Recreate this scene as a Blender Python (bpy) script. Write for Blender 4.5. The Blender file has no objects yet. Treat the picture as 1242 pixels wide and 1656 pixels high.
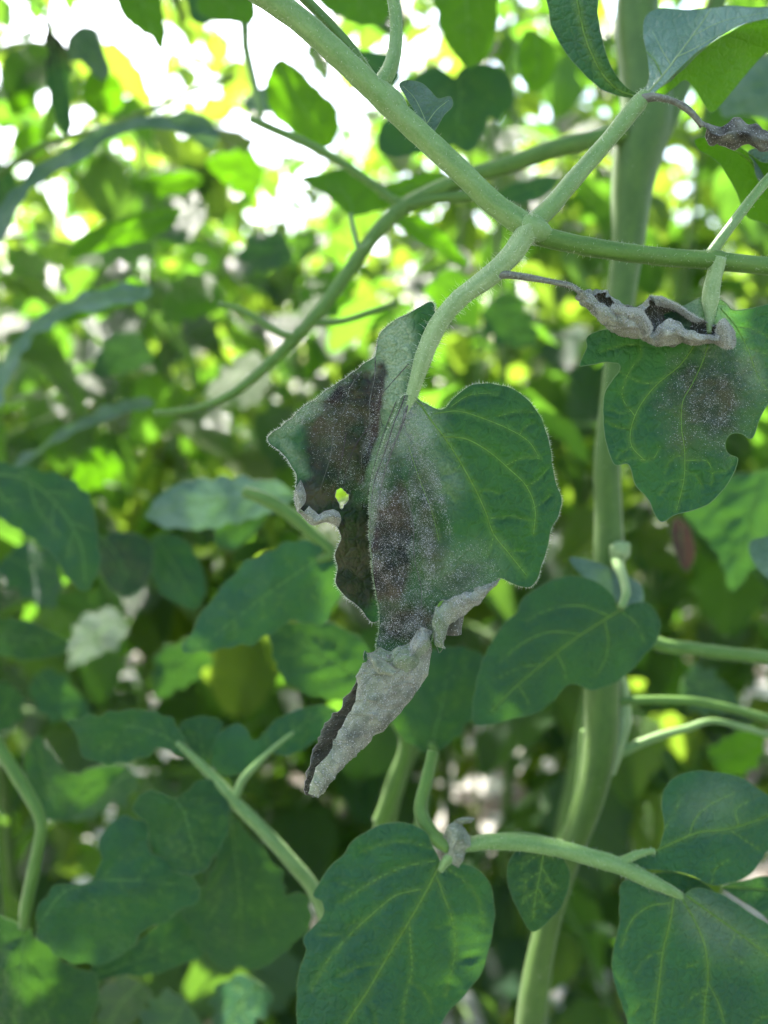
import bpy, math, random
import numpy as np
from mathutils import Vector, Matrix, Quaternion
from mathutils.geometry import delaunay_2d_cdt

random.seed(7); rng = np.random.default_rng(7)
sc = bpy.context.scene
C = sc.collection
R = math.radians

# ------------------------------------------------------------------ camera, sky, sun, exposure
F = 1351.0; CX, CY = 621.0, 828.0          # focal length and centre, in photograph pixels
CAM = Vector((0, 0, 1.25)); PITCH = R(10)
RIGHT = Vector((1, 0, 0)); FWD = Vector((0, math.cos(PITCH), -math.sin(PITCH))); UP = Vector((0, math.sin(PITCH), math.cos(PITCH)))
cd = bpy.data.cameras.new('camera'); cam = bpy.data.objects.new('camera', cd); C.objects.link(cam)
cam.location = CAM; cam.rotation_euler = (R(90) - PITCH, 0, 0)
cd.sensor_fit = 'VERTICAL'; cd.sensor_height = 36; cd.lens = 36 * F / 1656
cd.clip_start = 0.01; cd.clip_end = 500
cd.dof.use_dof = True; cd.dof.focus_distance = 0.2195; cd.dof.aperture_fstop = 7.0
sc.camera = cam

SUN_EL, SUN_AZ = R(50), R(-28)             # azimuth measured from +Y towards +X
w = bpy.data.worlds.new('World'); sc.world = w; w.use_nodes = True
wn = w.node_tree; bg = wn.nodes['Background']
sky = wn.nodes.new('ShaderNodeTexSky'); sky.sky_type = 'NISHITA'; sky.sun_disc = False
sky.sun_elevation = SUN_EL; sky.sun_rotation = SUN_AZ; sky.dust_density = 3.0; sky.air_density = 1.0
wn.links.new(sky.outputs[0], bg.inputs[0]); bg.inputs[1].default_value = 0.15
sl = bpy.data.lights.new('sun', 'SUN'); so = bpy.data.objects.new('sun', sl); C.objects.link(so)
sl.energy = 5.0; sl.angle = R(0.5); sl.color = (1, 0.96, 0.86)
sdir = Vector((math.sin(SUN_AZ) * math.cos(SUN_EL), math.cos(SUN_AZ) * math.cos(SUN_EL), math.sin(SUN_EL)))
so.rotation_euler = (-sdir).to_track_quat('-Z', 'Y').to_euler()
so.location = (0, 0, 5)
sc.view_settings.view_transform = 'Standard'; sc.view_settings.look = 'None'
sc.view_settings.exposure = 2.5; sc.view_settings.use_white_balance = True; sc.view_settings.white_balance_temperature = 6600; sc.view_settings.gamma = 1; sc.view_settings.use_curve_mapping = False
sc.render.engine = 'CYCLES'
sc.cycles.use_denoising = True
sc.cycles.max_bounces = 10; sc.cycles.diffuse_bounces = 5; sc.cycles.transmission_bounces = 6
sc.cycles.sample_clamp_indirect = 12

# ------------------------------------------------------------------ helpers
def P(x, y, D):
    return CAM + FWD * D + RIGHT * ((x - CX) / F * D) + UP * ((CY - y) / F * D)
def PZ(x, y, z, D0):                       # z: relief in photograph pixels towards the camera
    return P(x, y, D0 * (1 - z / F))

def tag(o, label=None, cat=None, group=None, kind=None):
    if label: o['label'] = label
    if cat: o['category'] = cat
    if group: o['group'] = group
    if kind: o['kind'] = kind
    return o
def empty(name, loc, **k):
    o = bpy.data.objects.new(name, None); o.empty_display_size = .02; C.objects.link(o); o.location = loc
    return tag(o, **k)
def world_origin(o):
    v = Vector(o.location)
    while o.parent: o = o.parent; v = v + Vector(o.location)
    return v
def mesh_obj(name, verts, faces, mat, parent=None, attrs=None, uv=None, smooth=True, kind=None, label=None):
    verts = np.asarray(verts, dtype=float).reshape(-1, 3)
    c = verts.mean(axis=0)
    me = bpy.data.meshes.new(name)
    me.from_pydata((verts - c).tolist(), [], faces)
    if uv is not None:
        ul = me.uv_layers.new(name='UVMap')
        li = np.empty(len(me.loops), dtype=np.int32); me.loops.foreach_get('vertex_index', li)
        ul.data.foreach_set('uv', np.asarray(uv, dtype=np.float32)[li].ravel())
    if attrs is not None:
        a = me.attributes.new('mask', 'FLOAT_COLOR', 'POINT')
        a.data.foreach_set('color', np.asarray(attrs, dtype=np.float32).ravel())
    me.materials.append(mat)
    if smooth: me.polygons.foreach_set('use_smooth', [True] * len(me.polygons))
    me.update()
    o = bpy.data.objects.new(name, me); C.objects.link(o)
    if parent:
        o.parent = parent; o.location = Vector(c) - world_origin(parent)
    else: o.location = c
    if kind: o['kind'] = kind
    if label: o['label'] = label
    return o

def catmull(pts, n, closed=False):
    """centripetal-ish Catmull-Rom through pts (any dimension), n samples per span"""
    pts = np.asarray(pts, dtype=float); m = len(pts); out = []
    spans = m if closed else m - 1
    for i in range(spans):
        p1, p2 = pts[i], pts[(i + 1) % m]
        p0 = pts[(i - 1) % m] if (closed or i > 0) else 2 * p1 - p2
        p3 = pts[(i + 2) % m] if (closed or i < m - 2) else 2 * p2 - p1
        k = n if isinstance(n, int) else max(1, int(round(np.linalg.norm((p2 - p1)[:2]) / n)))
        l = np.linalg.norm((p2 - p1)[:3]) + 1e-9
        m1 = (p2 - p0) * .5; m2 = (p3 - p1) * .5
        for m_ in (m1, m2):
            q = np.linalg.norm(m_[:3])
            if q > l: m_ *= l / q
        for j in range(k):
            t = j / k; t2, t3 = t * t, t * t * t
            out.append((2*t3 - 3*t2 + 1) * p1 + (t3 - 2*t2 + t) * m1 + (-2*t3 + 3*t2) * p2 + (t3 - t2) * m2)
    if not closed: out.append(pts[-1])
    return np.array(out)

def tube_arrays(P3, rad, sides=10, flat=1.0, ridge=0.0):
    P3 = np.asarray(P3); n = len(P3)
    T = np.gradient(P3, axis=0); T /= np.linalg.norm(T, axis=1)[:, None] + 1e-12
    ref = np.array([.3, .2, .9]); ref = ref - T[0] * ref.dot(T[0]); ref /= np.linalg.norm(ref)
    verts = []; N = ref
    for i in range(n):
        N = N - T[i] * N.dot(T[i]); N /= np.linalg.norm(N) + 1e-12
        B = np.cross(T[i], N)
        for s in range(sides):
            a = 2 * math.pi * s / sides
            verts.append(P3[i] + rad[i] * (1 + ridge * math.cos(5 * a + .02 * i)) * (math.cos(a) * N + flat * math.sin(a) * B))
    faces = []
    for i in range(n - 1):
        for s in range(sides):
            a = i * sides + s; b = i * sides + (s + 1) % sides
            faces.append((a, b, b + sides, a + sides))
    faces.append(tuple(range(sides))[::-1]); faces.append(tuple(range((n - 1) * sides, n * sides)))
    return np.array(verts), faces

class Bag:
    def __init__(s): s.v = []; s.f = []; s.uv = []; s.n = 0
    def add(s, v, f, uv=None):
        v = np.asarray(v).reshape(-1, 3)
        s.v.append(v); s.f += [tuple(i + s.n for i in q) for q in f]; s.n += len(v)
        s.uv.append(np.zeros((len(v), 2)) if uv is None else uv)
    def build(s, name, mat, parent=None, **k):
        return mesh_obj(name, np.concatenate(s.v), s.f, mat, parent, uv=np.concatenate(s.uv), **k)

def px_tube(pts, D0, step=6, sides=10, wob=0.0):
    """pts: (x, y, z, r) in photograph pixels; returns centre line, radii"""
    c = catmull(pts, float(step))
    P3 = np.array([PZ(x, y, z, D0) for x, y, z, r in c])
    rad = c[:, 3] * D0 * (1 - c[:, 2] / F) / F
    if wob: rad = rad * (1 + wob * np.sin(np.arange(len(rad)) * .55 + pts[0][0]) * .5 + wob * rng.normal(0, .25, len(rad)))
    return P3, rad
def tube_uv(n, sides, total):
    return np.array([(s / sides, i / n * total) for i in range(n) for s in range(sides)])

# ------------------------------------------------------------------ materials
def nodes(m): return m.node_tree.nodes, m.node_tree.links
def new_mat(name):
    m = bpy.data.materials.new(name); m.use_nodes = True; m.node_tree.nodes.clear(); return m
class G:
    """tiny node graph helper"""
    def __init__(s, m): s.n, s.l = nodes(m)
    def node(s, t, **k):
        nd = s.n.new(t)
        for a, b in k.items(): setattr(nd, a, b)
        return nd
    def link(s, a, b): s.l.new(a, b)
    def set(s, inp, v):
        if isinstance(v, (int, float)): inp.default_value = v
        elif isinstance(v, (tuple, list)): inp.default_value = (*v, 1) if len(v) == 3 and len(inp.default_value) == 4 else v
        else: s.link(v, inp)
    def math(s, op, a, b=0.0, c=0.0, clamp=False):
        nd = s.node('ShaderNodeMath', operation=op, use_clamp=clamp)
        s.set(nd.inputs[0], a); s.set(nd.inputs[1], b); s.set(nd.inputs[2], c); return nd.outputs[0]
    def mix(s, f, a, b):
        nd = s.node('ShaderNodeMix', data_type='RGBA'); s.set(nd.inputs[0], f); s.set(nd.inputs[6], a); s.set(nd.inputs[7], b); return nd.outputs[2]
    def ramp(s, v, lo, hi, a=0.0, b=1.0, smooth=True):
        nd = s.node('ShaderNodeMapRange', interpolation_type='SMOOTHSTEP' if smooth else 'LINEAR')
        s.set(nd.inputs[0], v); s.set(nd.inputs[1], lo); s.set(nd.inputs[2], hi); s.set(nd.inputs[3], a); s.set(nd.inputs[4], b); return nd.outputs[0]
    def noise(s, vec, scale, detail=3, rough=.55, dist=0.0):
        nd = s.node('ShaderNodeTexNoise'); s.set(nd.inputs['Vector'], vec); nd.inputs['Scale'].default_value = scale
        nd.inputs['Detail'].default_value = detail; nd.inputs['Roughness'].default_value = rough; nd.inputs['Distortion'].default_value = dist
        return nd.outputs[0]
    def voro(s, vec, scale, feature='F1', out='Distance', rnd=1.0):
        nd = s.node('ShaderNodeTexVoronoi', feature=feature); s.set(nd.inputs['Vector'], vec); nd.inputs['Scale'].default_value = scale
        nd.inputs['Randomness'].default_value = rnd
        return nd.outputs[out]
    def bump(s, h, dist, strength=1.0, normal=None):
        nd = s.node('ShaderNodeBump'); s.set(nd.inputs['Height'], h); nd.inputs['Distance'].default_value = dist; nd.inputs['Strength'].default_value = strength
        if normal: s.link(normal, nd.inputs['Normal'])
        return nd.outputs[0]

def leaf_out(g, col, tcol, tf, rough, nrm=None, spec=.5, sheen=.0):
    p = g.node('ShaderNodeBsdfPrincipled'); g.set(p.inputs['Base Color'], col); g.set(p.inputs['Roughness'], rough)
    p.inputs['Specular IOR Level'].default_value = spec
    p.inputs['Sheen Weight'].default_value = sheen; p.inputs['Sheen Roughness'].default_value = .4
    t = g.node('ShaderNodeBsdfTranslucent'); g.set(t.inputs[0], tcol)
    if nrm: g.link(nrm, p.inputs['Normal'])
    mx = g.node('ShaderNodeMixShader'); g.set(mx.inputs[0], tf); g.link(p.outputs[0], mx.inputs[1]); g.link(t.outputs[0], mx.inputs[2])
    o = g.node('ShaderNodeOutputMaterial'); g.link(mx.outputs[0], o.inputs[0])

def hero_leaf(name, dark=(.009, .040, .030), light=(.024, .080, .022), trans=(.07, .24, .02), tf=.30, grain=1.0, rough=.40):
    m = new_mat(name); g = G(m)
    uv = g.node('ShaderNodeTexCoord').outputs['UV']          # 1 unit = 1000 photograph pixels of leaf surface
    at = g.node('ShaderNodeAttribute', attribute_name='mask')
    sep = g.node('ShaderNodeSeparateColor'); g.link(at.outputs['Color'], sep.inputs[0])
    mould, brown, pale, vein = sep.outputs[0], sep.outputs[1], sep.outputs[2], at.outputs['Alpha']
    big = g.noise(uv, 9, 4, .6)
    col = g.mix(g.ramp(big, .35, .68), dark, light)
    hv = g.node('ShaderNodeHueSaturation'); g.set(hv.inputs['Color'], col); oi = g.node('ShaderNodeObjectInfo').outputs['Random']
    g.set(hv.inputs['Value'], g.ramp(oi, 0, 1, .78, 1.45, False)); g.set(hv.inputs['Hue'], g.ramp(g.math('FRACT', g.math('MULTIPLY', oi, 7.3)), 0, 1, .478, .508, False)); col = hv.outputs[0]
    fine = g.noise(uv, 260, 2, .7)
    col = g.mix(g.ramp(fine, .25, .8, 0, .22), col, (.04, .09, .045))
    wn_ = g.node('ShaderNodeTexNoise'); g.link(uv, wn_.inputs['Vector']); wn_.inputs['Scale'].default_value = 60; wn_.inputs['Detail'].default_value = 2
    va = g.node('ShaderNodeVectorMath', operation='SCALE'); g.link(wn_.outputs['Color'], va.inputs[0]); va.inputs['Scale'].default_value = .012
    vb = g.node('ShaderNodeVectorMath', operation='ADD'); g.link(uv, vb.inputs[0]); g.link(va.outputs[0], vb.inputs[1]); wuv = vb.outputs[0]
    net1 = g.voro(wuv, 55, 'DISTANCE_TO_EDGE')
    net2 = g.voro(uv, 120, 'DISTANCE_TO_EDGE')
    l1 = g.ramp(net1, 0, .035, 1, 0); l2 = g.ramp(net2, 0, .05, 1, 0)
    col = g.mix(g.math('MULTIPLY', l1, .38), col, (.06, .13, .03))
    col = g.mix(g.math('MULTIPLY', l2, .07), col, (.085, .15, .05))
    col = g.mix(g.math('MULTIPLY', vein, .85, clamp=True), col, (.12, .22, .035))
    palef = g.math('MULTIPLY', pale, g.ramp(g.noise(uv, 60, 4, .7), .2, .65, .65, 1), clamp=True)
    col = g.mix(palef, col, g.mix(g.ramp(fine, .3, .7), (.15, .215, .12), (.28, .34, .21)))
    n2 = g.noise(uv, 24, 4, .6, .6)
    col = g.mix(g.math('MULTIPLY', brown, g.ramp(n2, .25, .55, .72, 1), clamp=True), col,
                g.mix(g.ramp(g.noise(uv, 14, 3), .4, .62), (.009, .008, .009), (.050, .034, .021)))
    # powdery mould grains
    vo = g.node('ShaderNodeTexVoronoi', feature='F1'); g.link(uv, vo.inputs['Vector']); vo.inputs['Scale'].default_value = 520
    sc_ = g.node('ShaderNodeSeparateColor'); g.link(vo.outputs['Color'], sc_.inputs[0])
    clump = g.noise(uv, 38, 4, .7)
    dens = g.math('MULTIPLY', mould, g.ramp(clump, .42, .60, .06, 1.3))
    gr = g.math('MULTIPLY', g.math('LESS_THAN', sc_.outputs[0], g.math('MULTIPLY', dens, .62)), g.ramp(vo.outputs['Distance'], .22, .48, 1, 0))
    haze = g.math('MULTIPLY', g.math('MULTIPLY', dens, g.math('SUBTRACT', 1.0, g.math('MULTIPLY', brown, .35))), g.math('MULTIPLY', g.ramp(clump, .40, .62, .25, 1), g.ramp(fine, .3, .75, .12, .55)))
    col = g.mix(g.math('MULTIPLY', haze, grain, clamp=True), col, (.23, .225, .205))
    col = g.mix(g.math('MULTIPLY', gr, .9 * grain, clamp=True), col, (.62, .62, .60))
    h = g.math('ADD', g.math('MULTIPLY', g.ramp(net1, 0, .25, 0, 1), 1.0), g.math('MULTIPLY', g.ramp(net2, 0, .2), .35))
    h = g.math('ADD', h, g.math('MULTIPLY', fine, .5))
    h = g.math('ADD', h, g.math('MULTIPLY', gr, 1.2))
    h = g.math('ADD', h, g.math('MULTIPLY', big, 3.0))
    nrm = g.bump(h, .00035, 1.0)
    cover = g.math('ADD', g.math('MULTIPLY', brown, .75), g.math('MULTIPLY', pale, .45), clamp=True)
    tff = g.math('MULTIPLY', g.math('SUBTRACT', 1.0, cover), tf)
    leaf_out(g, col, trans, tff, g.math('ADD', rough, g.math('MULTIPLY', g.math('MAXIMUM', mould, pale), .35), clamp=True), nrm, .14, .0)
    return m

def dry_leaf(name, a=(.14, .15, .095), b=(.33, .345, .245), dark=(.010, .009, .008), tf=.06):
    """grey, felty, dried leaf: mask g darkens dead tissue and paints shade into hollows and creases"""
    m = new_mat(name); g = G(m)
    uv = g.node('ShaderNodeTexCoord').outputs['UV']
    at = g.node('ShaderNodeAttribute', attribute_name='mask')
    sep = g.node('ShaderNodeSeparateColor'); g.link(at.outputs['Color'], sep.inputs[0])
    n1 = g.noise(uv, 30, 5, .65); n2 = g.noise(uv, 420, 2, .8); n3 = g.noise(uv, 22, 5, .7, .8)
    col = g.mix(g.ramp(n1, .32, .66), a, b)
    col = g.mix(g.math('MULTIPLY', g.ramp(n2, .35, .7, 0, .5), g.ramp(n3, .4, .6)), col, (.42, .42, .40))
    col = g.mix(g.ramp(g.noise(uv, 34, 6, .75, .6), .52, .68, 0, .55), col, (.10, .09, .055))
    col = g.mix(g.ramp(g.voro(uv, 36, 'DISTANCE_TO_EDGE'), 0, .03, .3, 0), col, (.06, .05, .03))
    col = g.mix(sep.outputs[2], col, g.mix(g.ramp(n1, .3, .7), (.10, .15, .065), (.20, .26, .13)))
    col = g.mix(g.math('MULTIPLY', sep.outputs[1], .95), col, dark)
    vo = g.node('ShaderNodeTexVoronoi', feature='F1'); g.link(uv, vo.inputs['Vector']); vo.inputs['Scale'].default_value = 400
    s2 = g.node('ShaderNodeSeparateColor'); g.link(vo.outputs['Color'], s2.inputs[0])
    gr = g.math('MULTIPLY', g.math('LESS_THAN', s2.outputs[0], g.math('MULTIPLY', sep.outputs[0], .6)), g.ramp(vo.outputs['Distance'], .2, .5, 1, 0))
    dk = g.math('MULTIPLY', g.math('GREATER_THAN', s2.outputs[1], .78), g.ramp(vo.outputs['Distance'], .2, .5, 1, 0))
    col = g.mix(g.math('MULTIPLY', dk, .65), col, (.03, .026, .02))
    col = g.mix(gr, col, (.60, .60, .56))
    h = g.math('ADD', g.math('ADD', g.math('MULTIPLY', n1, 4.0), g.math('MULTIPLY', g.ramp(g.voro(uv, 26, 'DISTANCE_TO_EDGE'), 0, .12), 1.2)), g.math('ADD', n2, gr))
    leaf_out(g, col, (.25, .24, .15), tf, .85, g.bump(h, .0005, 1.0), .2, .15)
    return m

def stem_mat(name, a, b, streak=14, tf=.0, rough=.5, gray=(.3, .36, .28), grayf=.25):
    m = new_mat(name); g = G(m)
    uvn = g.node('ShaderNodeTexCoord').outputs['UV']
    mp = g.node('ShaderNodeMapping'); g.link(uvn, mp.inputs[0]); mp.inputs['Scale'].default_value = (streak, 1.2, 1)
    s = g.noise(mp.outputs[0], 1.0, 4, .7)
    ob = g.node('ShaderNodeTexCoord').outputs['Object']
    f = g.noise(ob, 1400, 2, .7); l = g.noise(ob, 60, 3)
    col = g.mix(g.ramp(s, .3, .7), a, b)
    col = g.mix(g.math('MULTIPLY', g.ramp(f, .4, .7), grayf), col, gray)
    col = g.mix(g.ramp(l, .5, .75, 0, .25), col, gray)
    h = g.math('ADD', g.math('MULTIPLY', s, 1.2), g.math('MULTIPLY', f, .6))
    leaf_out(g, col, (.2, .4, .08), tf, rough, g.bump(h, .0003, .7), .35, .15)
    return m

def bg_leaf(name, a, b, trans, tf=.42, rough=.24):
    m = new_mat(name); g = G(m)
    uv = g.node('ShaderNodeTexCoord').outputs['UV']
    sx = g.node('ShaderNodeSeparateXYZ'); g.link(uv, sx.inputs[0])
    u = g.math('ABSOLUTE', sx.outputs[0]); v = sx.outputs[1]
    mid = g.ramp(u, .0, .07, 1, 0)
    ph = g.math('FRACT', g.math('MULTIPLY', g.math('SUBTRACT', v, g.math('MULTIPLY', u, .38)), 5.2))
    lat = g.math('MULTIPLY', g.ramp(g.math('ABSOLUTE', g.math('SUBTRACT', ph, .5)), 0, .07, 1, 0), g.ramp(u, .75, 1.0, 1, 0))
    vn = g.math('MAXIMUM', mid, g.math('MULTIPLY', lat, .6))
    oi = g.node('ShaderNodeObjectInfo').outputs['Random']
    ob = g.node('ShaderNodeTexCoord').outputs['Object']
    n = g.noise(ob, 45, 4, .6)
    col = g.mix(g.ramp(n, .3, .7), a, b)
    hs = g.node('ShaderNodeHueSaturation'); g.set(hs.inputs['Color'], col)
    g.set(hs.inputs['Hue'], g.ramp(oi, 0, 1, .485, .515, False)); g.set(hs.inputs['Value'], g.ramp(oi, 0, 1, .75, 1.3, False))
    col = g.mix(g.math('MULTIPLY', vn, .55), hs.outputs[0], (.09, .15, .05))
    h = g.math('ADD', g.math('MULTIPLY', g.ramp(g.math('ABSOLUTE', g.math('SUBTRACT', ph, .5)), 0, .5), 1.0), g.math('MULTIPLY', n, 2.0))
    leaf_out(g, col, trans, tf, rough, g.bump(h, .0014, 1.0), .33, .04)
    return m

def plain(name, col, rough=.6, spec=.4, noise_scale=None, col2=None, tf=0, tcol=(.5, .5, .4)):
    m = new_mat(name); g = G(m)
    ob = g.node('ShaderNodeTexCoord').outputs['Object']
    c = col
    if noise_scale: c = g.mix(g.ramp(g.noise(ob, noise_scale, 5, .65), .35, .65), col, col2)
    leaf_out(g, c, tcol, tf, rough, None, spec)
    return m

M = {}
M['leaf_a'] = hero_leaf('tomato_leaf_surface')
M['leaf_mid'] = hero_leaf('tomato_leaf_lower', dark=(.012, .052, .032), light=(.020, .080, .028), trans=(.06, .17, .010), tf=.26)
M['leaf_thin'] = hero_leaf('tomato_leaf_thin', dark=(.018, .06, .008), light=(.03, .085, .010), trans=(.12, .34, .005), tf=.5)
M['leaf_pale'] = hero_leaf('tomato_leaf_pale', dark=(.06, .115, .09), light=(.14, .21, .17), trans=(.10, .22, .05), tf=.2)  # pale leaf colour, lifted to carry the upper right leaflet's silvery sheen
M['dry'] = dry_leaf('dried_leaf')
M['vein'] = plain('leaf_vein', (.10, .19, .03), .5, .3, 900, (.15, .25, .055), .4, (.35, .65, .10))
M['vein_mid'] = plain('leaf_vein_soft', (.075, .17, .045), .5, .3, 900, (.11, .22, .06), .3, (.2, .45, .05))
M['vein_grey'] = plain('mouldy_vein', (.05, .052, .04), .8, .2, 700, (.16, .16, .13))
M['vein_dark'] = plain('dead_vein', (.05, .035, .04), .6, .3)
M['rim'] = plain('leaf_rim', (.09, .16, .05), .6, .4)
M['stalk'] = stem_mat('hairy_stalk', (.085, .175, .035), (.15, .26, .07), 6, .06, .5, (.24, .31, .17), .25)
M['stalk_pale'] = stem_mat('pale_stalk', (.13, .215, .065), (.22, .31, .12), 6, .04, .6, (.36, .42, .25), .25)
M['stem'] = stem_mat('main_stem', (.036, .088, .008), (.062, .13, .014), 8, .1, .5, (.11, .17, .045), .2)
M['stalk_green'] = stem_mat('green_stalk', (.05, .12, .012), (.09, .19, .025), 6, .15, .5, (.16, .24, .07), .2)
M['stalk_dead'] = stem_mat('dead_stalk', (.05, .05, .035), (.15, .155, .11), 6)
M['hair'] = plain('plant_hair', (.6, .65, .5), .5, .4, tf=.4, tcol=(.8, .8, .7))
M['fuzz'] = plain('mould_fuzz', (.50, .50, .42), .7, .3, tf=.2, tcol=(.6, .6, .6))
M['dead_bg'] = plain('dead_leaf', (.05, .028, .016), .7, .3, 200, (.025, .015, .01), .1, (.10, .045, .02))
M['bg1'] = bg_leaf('row_leaf_deep', (.011, .042, .014), (.018, .056, .018), (.135, .33, .022), .48)
M['bg2'] = bg_leaf('row_leaf_bright', (.020, .065, .010), (.035, .085, .015), (.245, .40, .03), .5)
M['bg3'] = bg_leaf('row_leaf_grey', (.014, .050, .024), (.024, .068, .030), (.13, .28, .02), .4)
# ------------------------------------------------------------------ ground
def soil_mat():
    m = new_mat('garden_soil'); g = G(m)
    ob = g.node('ShaderNodeTexCoord').outputs['Object']
    n = g.noise(ob, 3.5, 8, .7); n2 = g.noise(ob, 60, 5, .7)
    col = g.mix(g.ramp(n2, .3, .7), (.05, .035, .025), (.15, .12, .095))
    col = g.mix(g.ramp(n, .46, .54), col, (.58, .55, .52))
    leaf_out(g, col, (0, 0, 0), 0.0, .9, g.bump(g.math('ADD', n2, g.math('MULTIPLY', n, 2)), .02), .3)
    return m
nx = 90
gx = np.linspace(-1, 1, nx); gx = np.sign(gx) * np.abs(gx) ** 2.5 * 220
gv = []; 
for j in gx:
    for i in gx:
        z = .012 * math.sin(i * 7.1 + j * 3) * math.cos(j * 6.3) + random.uniform(-.008, .008)
        gv.append((i, j, z))
gf = [(a, a + 1, a + 1 + nx, a + nx) for q in range(nx - 1) for a in range(q * nx, q * nx + nx - 1)]
ground = mesh_obj('ground', gv, gf, soil_mat()); tag(ground, kind='structure')

# ------------------------------------------------------------------ leaflets and plants of the rows
def leaflet_mesh(seed, L=1.0, nu=10, half=4, name='leaflet'):
    r = random.Random(seed)
    W = r.uniform(.34, .46); droop = r.uniform(.15, .6); fold = r.uniform(.1, .5); twist = r.uniform(-.5, .5)
    lob = [r.uniform(-.12, .16) for _ in range(2 * nu + 4)]
    vs = []; uv = []; fs = []
    for i in range(nu + 1):
        t = i / nu
        w0 = W * (math.sin(math.pi * min(1, t * .98 + .02) ** .72)) ** .8 if 0 < t < 1 else (.03 if t == 0 else .004)
        for j in range(-half, half + 1):
            u = j / half; side = 0 if u < 0 else 1
            tooth = 1 + (lob[(i + side * nu)] if i % 2 else -abs(lob[i + side * nu]) * .9) * abs(u) ** 2
            x = u * w0 * tooth
            y = t + (.05 * abs(u) if 0 < t < 1 else 0) - (.07 * abs(u) ** 2 if t < .2 else 0)
            z = abs(x) * fold - droop * t * t * .5 + .03 * math.sin(9 * t + 4 * u + seed) + .02 * math.sin(20 * t) * abs(u)
            a = twist * t
            xx = x * math.cos(a) - z * math.sin(a) * .0; zz = z + x * math.sin(a)
            vs.append((xx * L, y * L, zz * L)); uv.append((u, t))
    m = 2 * half + 1
    fs = [(a, a + 1, a + 1 + m, a + m) for q in range(nu) for a in range(q * m, q * m + m - 1)]
    return np.array(vs), fs, np.array(uv)
def raw_mesh(name, v, f, uv, mat):
    me = bpy.data.meshes.new(name); me.from_pydata(np.asarray(v).tolist(), [], f)
    ul = me.uv_layers.new(name='UVMap'); li = np.empty(len(me.loops), dtype=np.int32); me.loops.foreach_get('vertex_index', li)
    ul.data.foreach_set('uv', np.asarray(uv, dtype=np.float32)[li].ravel())
    me.materials.append(mat); me.polygons.foreach_set('use_smooth', [True] * len(me.polygons)); me.update(); return me
LEAF = {k: [raw_mesh('leaflet', *leaflet_mesh(s), M[k]) for s in range(7)] for k in ('bg1', 'bg2', 'bg3')}

def orient(dirv, up):
    y = dirv.normalized(); x = y.cross(up); 
    if x.length < 1e-4: x = Vector((1, 0, 0))
    x.normalize(); z = x.cross(y)
    return Matrix((x, y, z)).transposed()
def compound(r, start, az, L, droop0=.35):
    """rachis points and leaflet transforms (loc, rot matrix, size)"""
    pts = []; n = 9; el = r.uniform(.1, .7); p = Vector(start)
    d = L / n; dirs = []
    for i in range(n + 1):
        pts.append(p.copy()); dv = Vector((math.cos(az) * math.cos(el), math.sin(az) * math.cos(el), math.sin(el))); dirs.append(dv)
        p = p + dv * d; el -= r.uniform(.08, .22) + droop0 * .1; az += r.uniform(-.08, .08)
    out = []
    for k, i in enumerate((3, 5, 7)):
        for s in (-1, 1):
            side = dirs[i].cross(Vector((0, 0, 1))).normalized() * s
            dv = (side * 1.0 + dirs[i] * r.uniform(.3, .8) + Vector((0, 0, r.uniform(-.7, .15))))
            up = Vector((r.uniform(-.5, .5), r.uniform(-.5, .5), 1))
            out.append((pts[i] + side * .008, orient(dv, up), r.uniform(.06, .10) * (.8 + .1 * k) * L / .3))
    dv = dirs[-1] + Vector((0, 0, r.uniform(-.6, 0)))
    out.append((pts[-1], orient(dv, Vector((r.uniform(-.4, .4), r.uniform(-.4, .4), 1))), r.uniform(.075, .105) * L / .3))
    return pts, out

GROUP = 'tomato plants in the rows behind the mouldy leaf'
def tomato_row_plant(x, y, h, r, single=True, kinds=('bg1', 'bg2', 'bg3'), zmin=.15, dens=1.0, label=None, avoid=None, root=None, group=GROUP):
    own = root is None
    root = root or empty('tomato_plant', (x, y, 0), label=label or 'distant blurred tomato plant in the back rows, all glowing leaves and bright gaps', cat='tomato plant', group=group)
    ph = r.uniform(0, 6)
    c = [(x + .04 * math.sin(ph + t * 3), y + .04 * math.cos(ph + t * 2), t * h) for t in np.linspace(0, 1, 12)]
    rad = np.linspace(.008, .003, 12)
    v, f = tube_arrays(c, rad, 8)
    if own: mesh_obj('stem', v, f, M['stem'], root, uv=tube_uv(12, 8, 8))
    z = zmin; az = r.uniform(0, 6.28); cnt = 0
    while z < h:
        t = z / h; az += 2.4 + r.uniform(-.3, .3); L = r.uniform(.28, .42) * (1 - .35 * max(0, t - .7) / .3)
        s = Vector((x + .04 * math.sin(ph + t * 3), y + .04 * math.cos(ph + t * 2), z))
        pts, lf = compound(r, s, az, L)
        z += r.uniform(.040, .062) / dens
        if avoid and any(avoid(p) for p in (pts[3], pts[5], pts[-1])): continue
        kd = r.choice(kinds)
        vv, ff = tube_arrays(np.array(pts), np.linspace(.0028, .0012, len(pts)), 5)
        if single:
            mesh_obj('leaf_stalk', vv, ff, M['stalk_green'], root, uv=tube_uv(len(pts), 5, 3))
            for loc, rot, size in lf:
                if cnt >= 296: break
                if avoid and avoid(loc): continue
                o = bpy.data.objects.new('leaflet', r.choice(LEAF[kd if r.random() < .7 else r.choice(kinds)])); C.objects.link(o)
                o.parent = root; cnt += 1
                o.matrix_basis = Matrix.Translation(loc - Vector(root.location)) @ rot.to_4x4() @ Matrix.Scale(size, 4)
        else:
            b = Bag(); 
            for loc, rot, size in lf:
                a, f2, u2 = leaflet_cache[r.randrange(5)]
                w_ = (np.array(rot) @ (a.T * size)).T + np.array(loc); b.add(w_, f2, u2)
            b.add(vv, ff)
            b.build('leaf', M[kd], root)
    return root
leaflet_cache = [leaflet_mesh(20 + s, nu=8, half=3) for s in range(5)]

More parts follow.
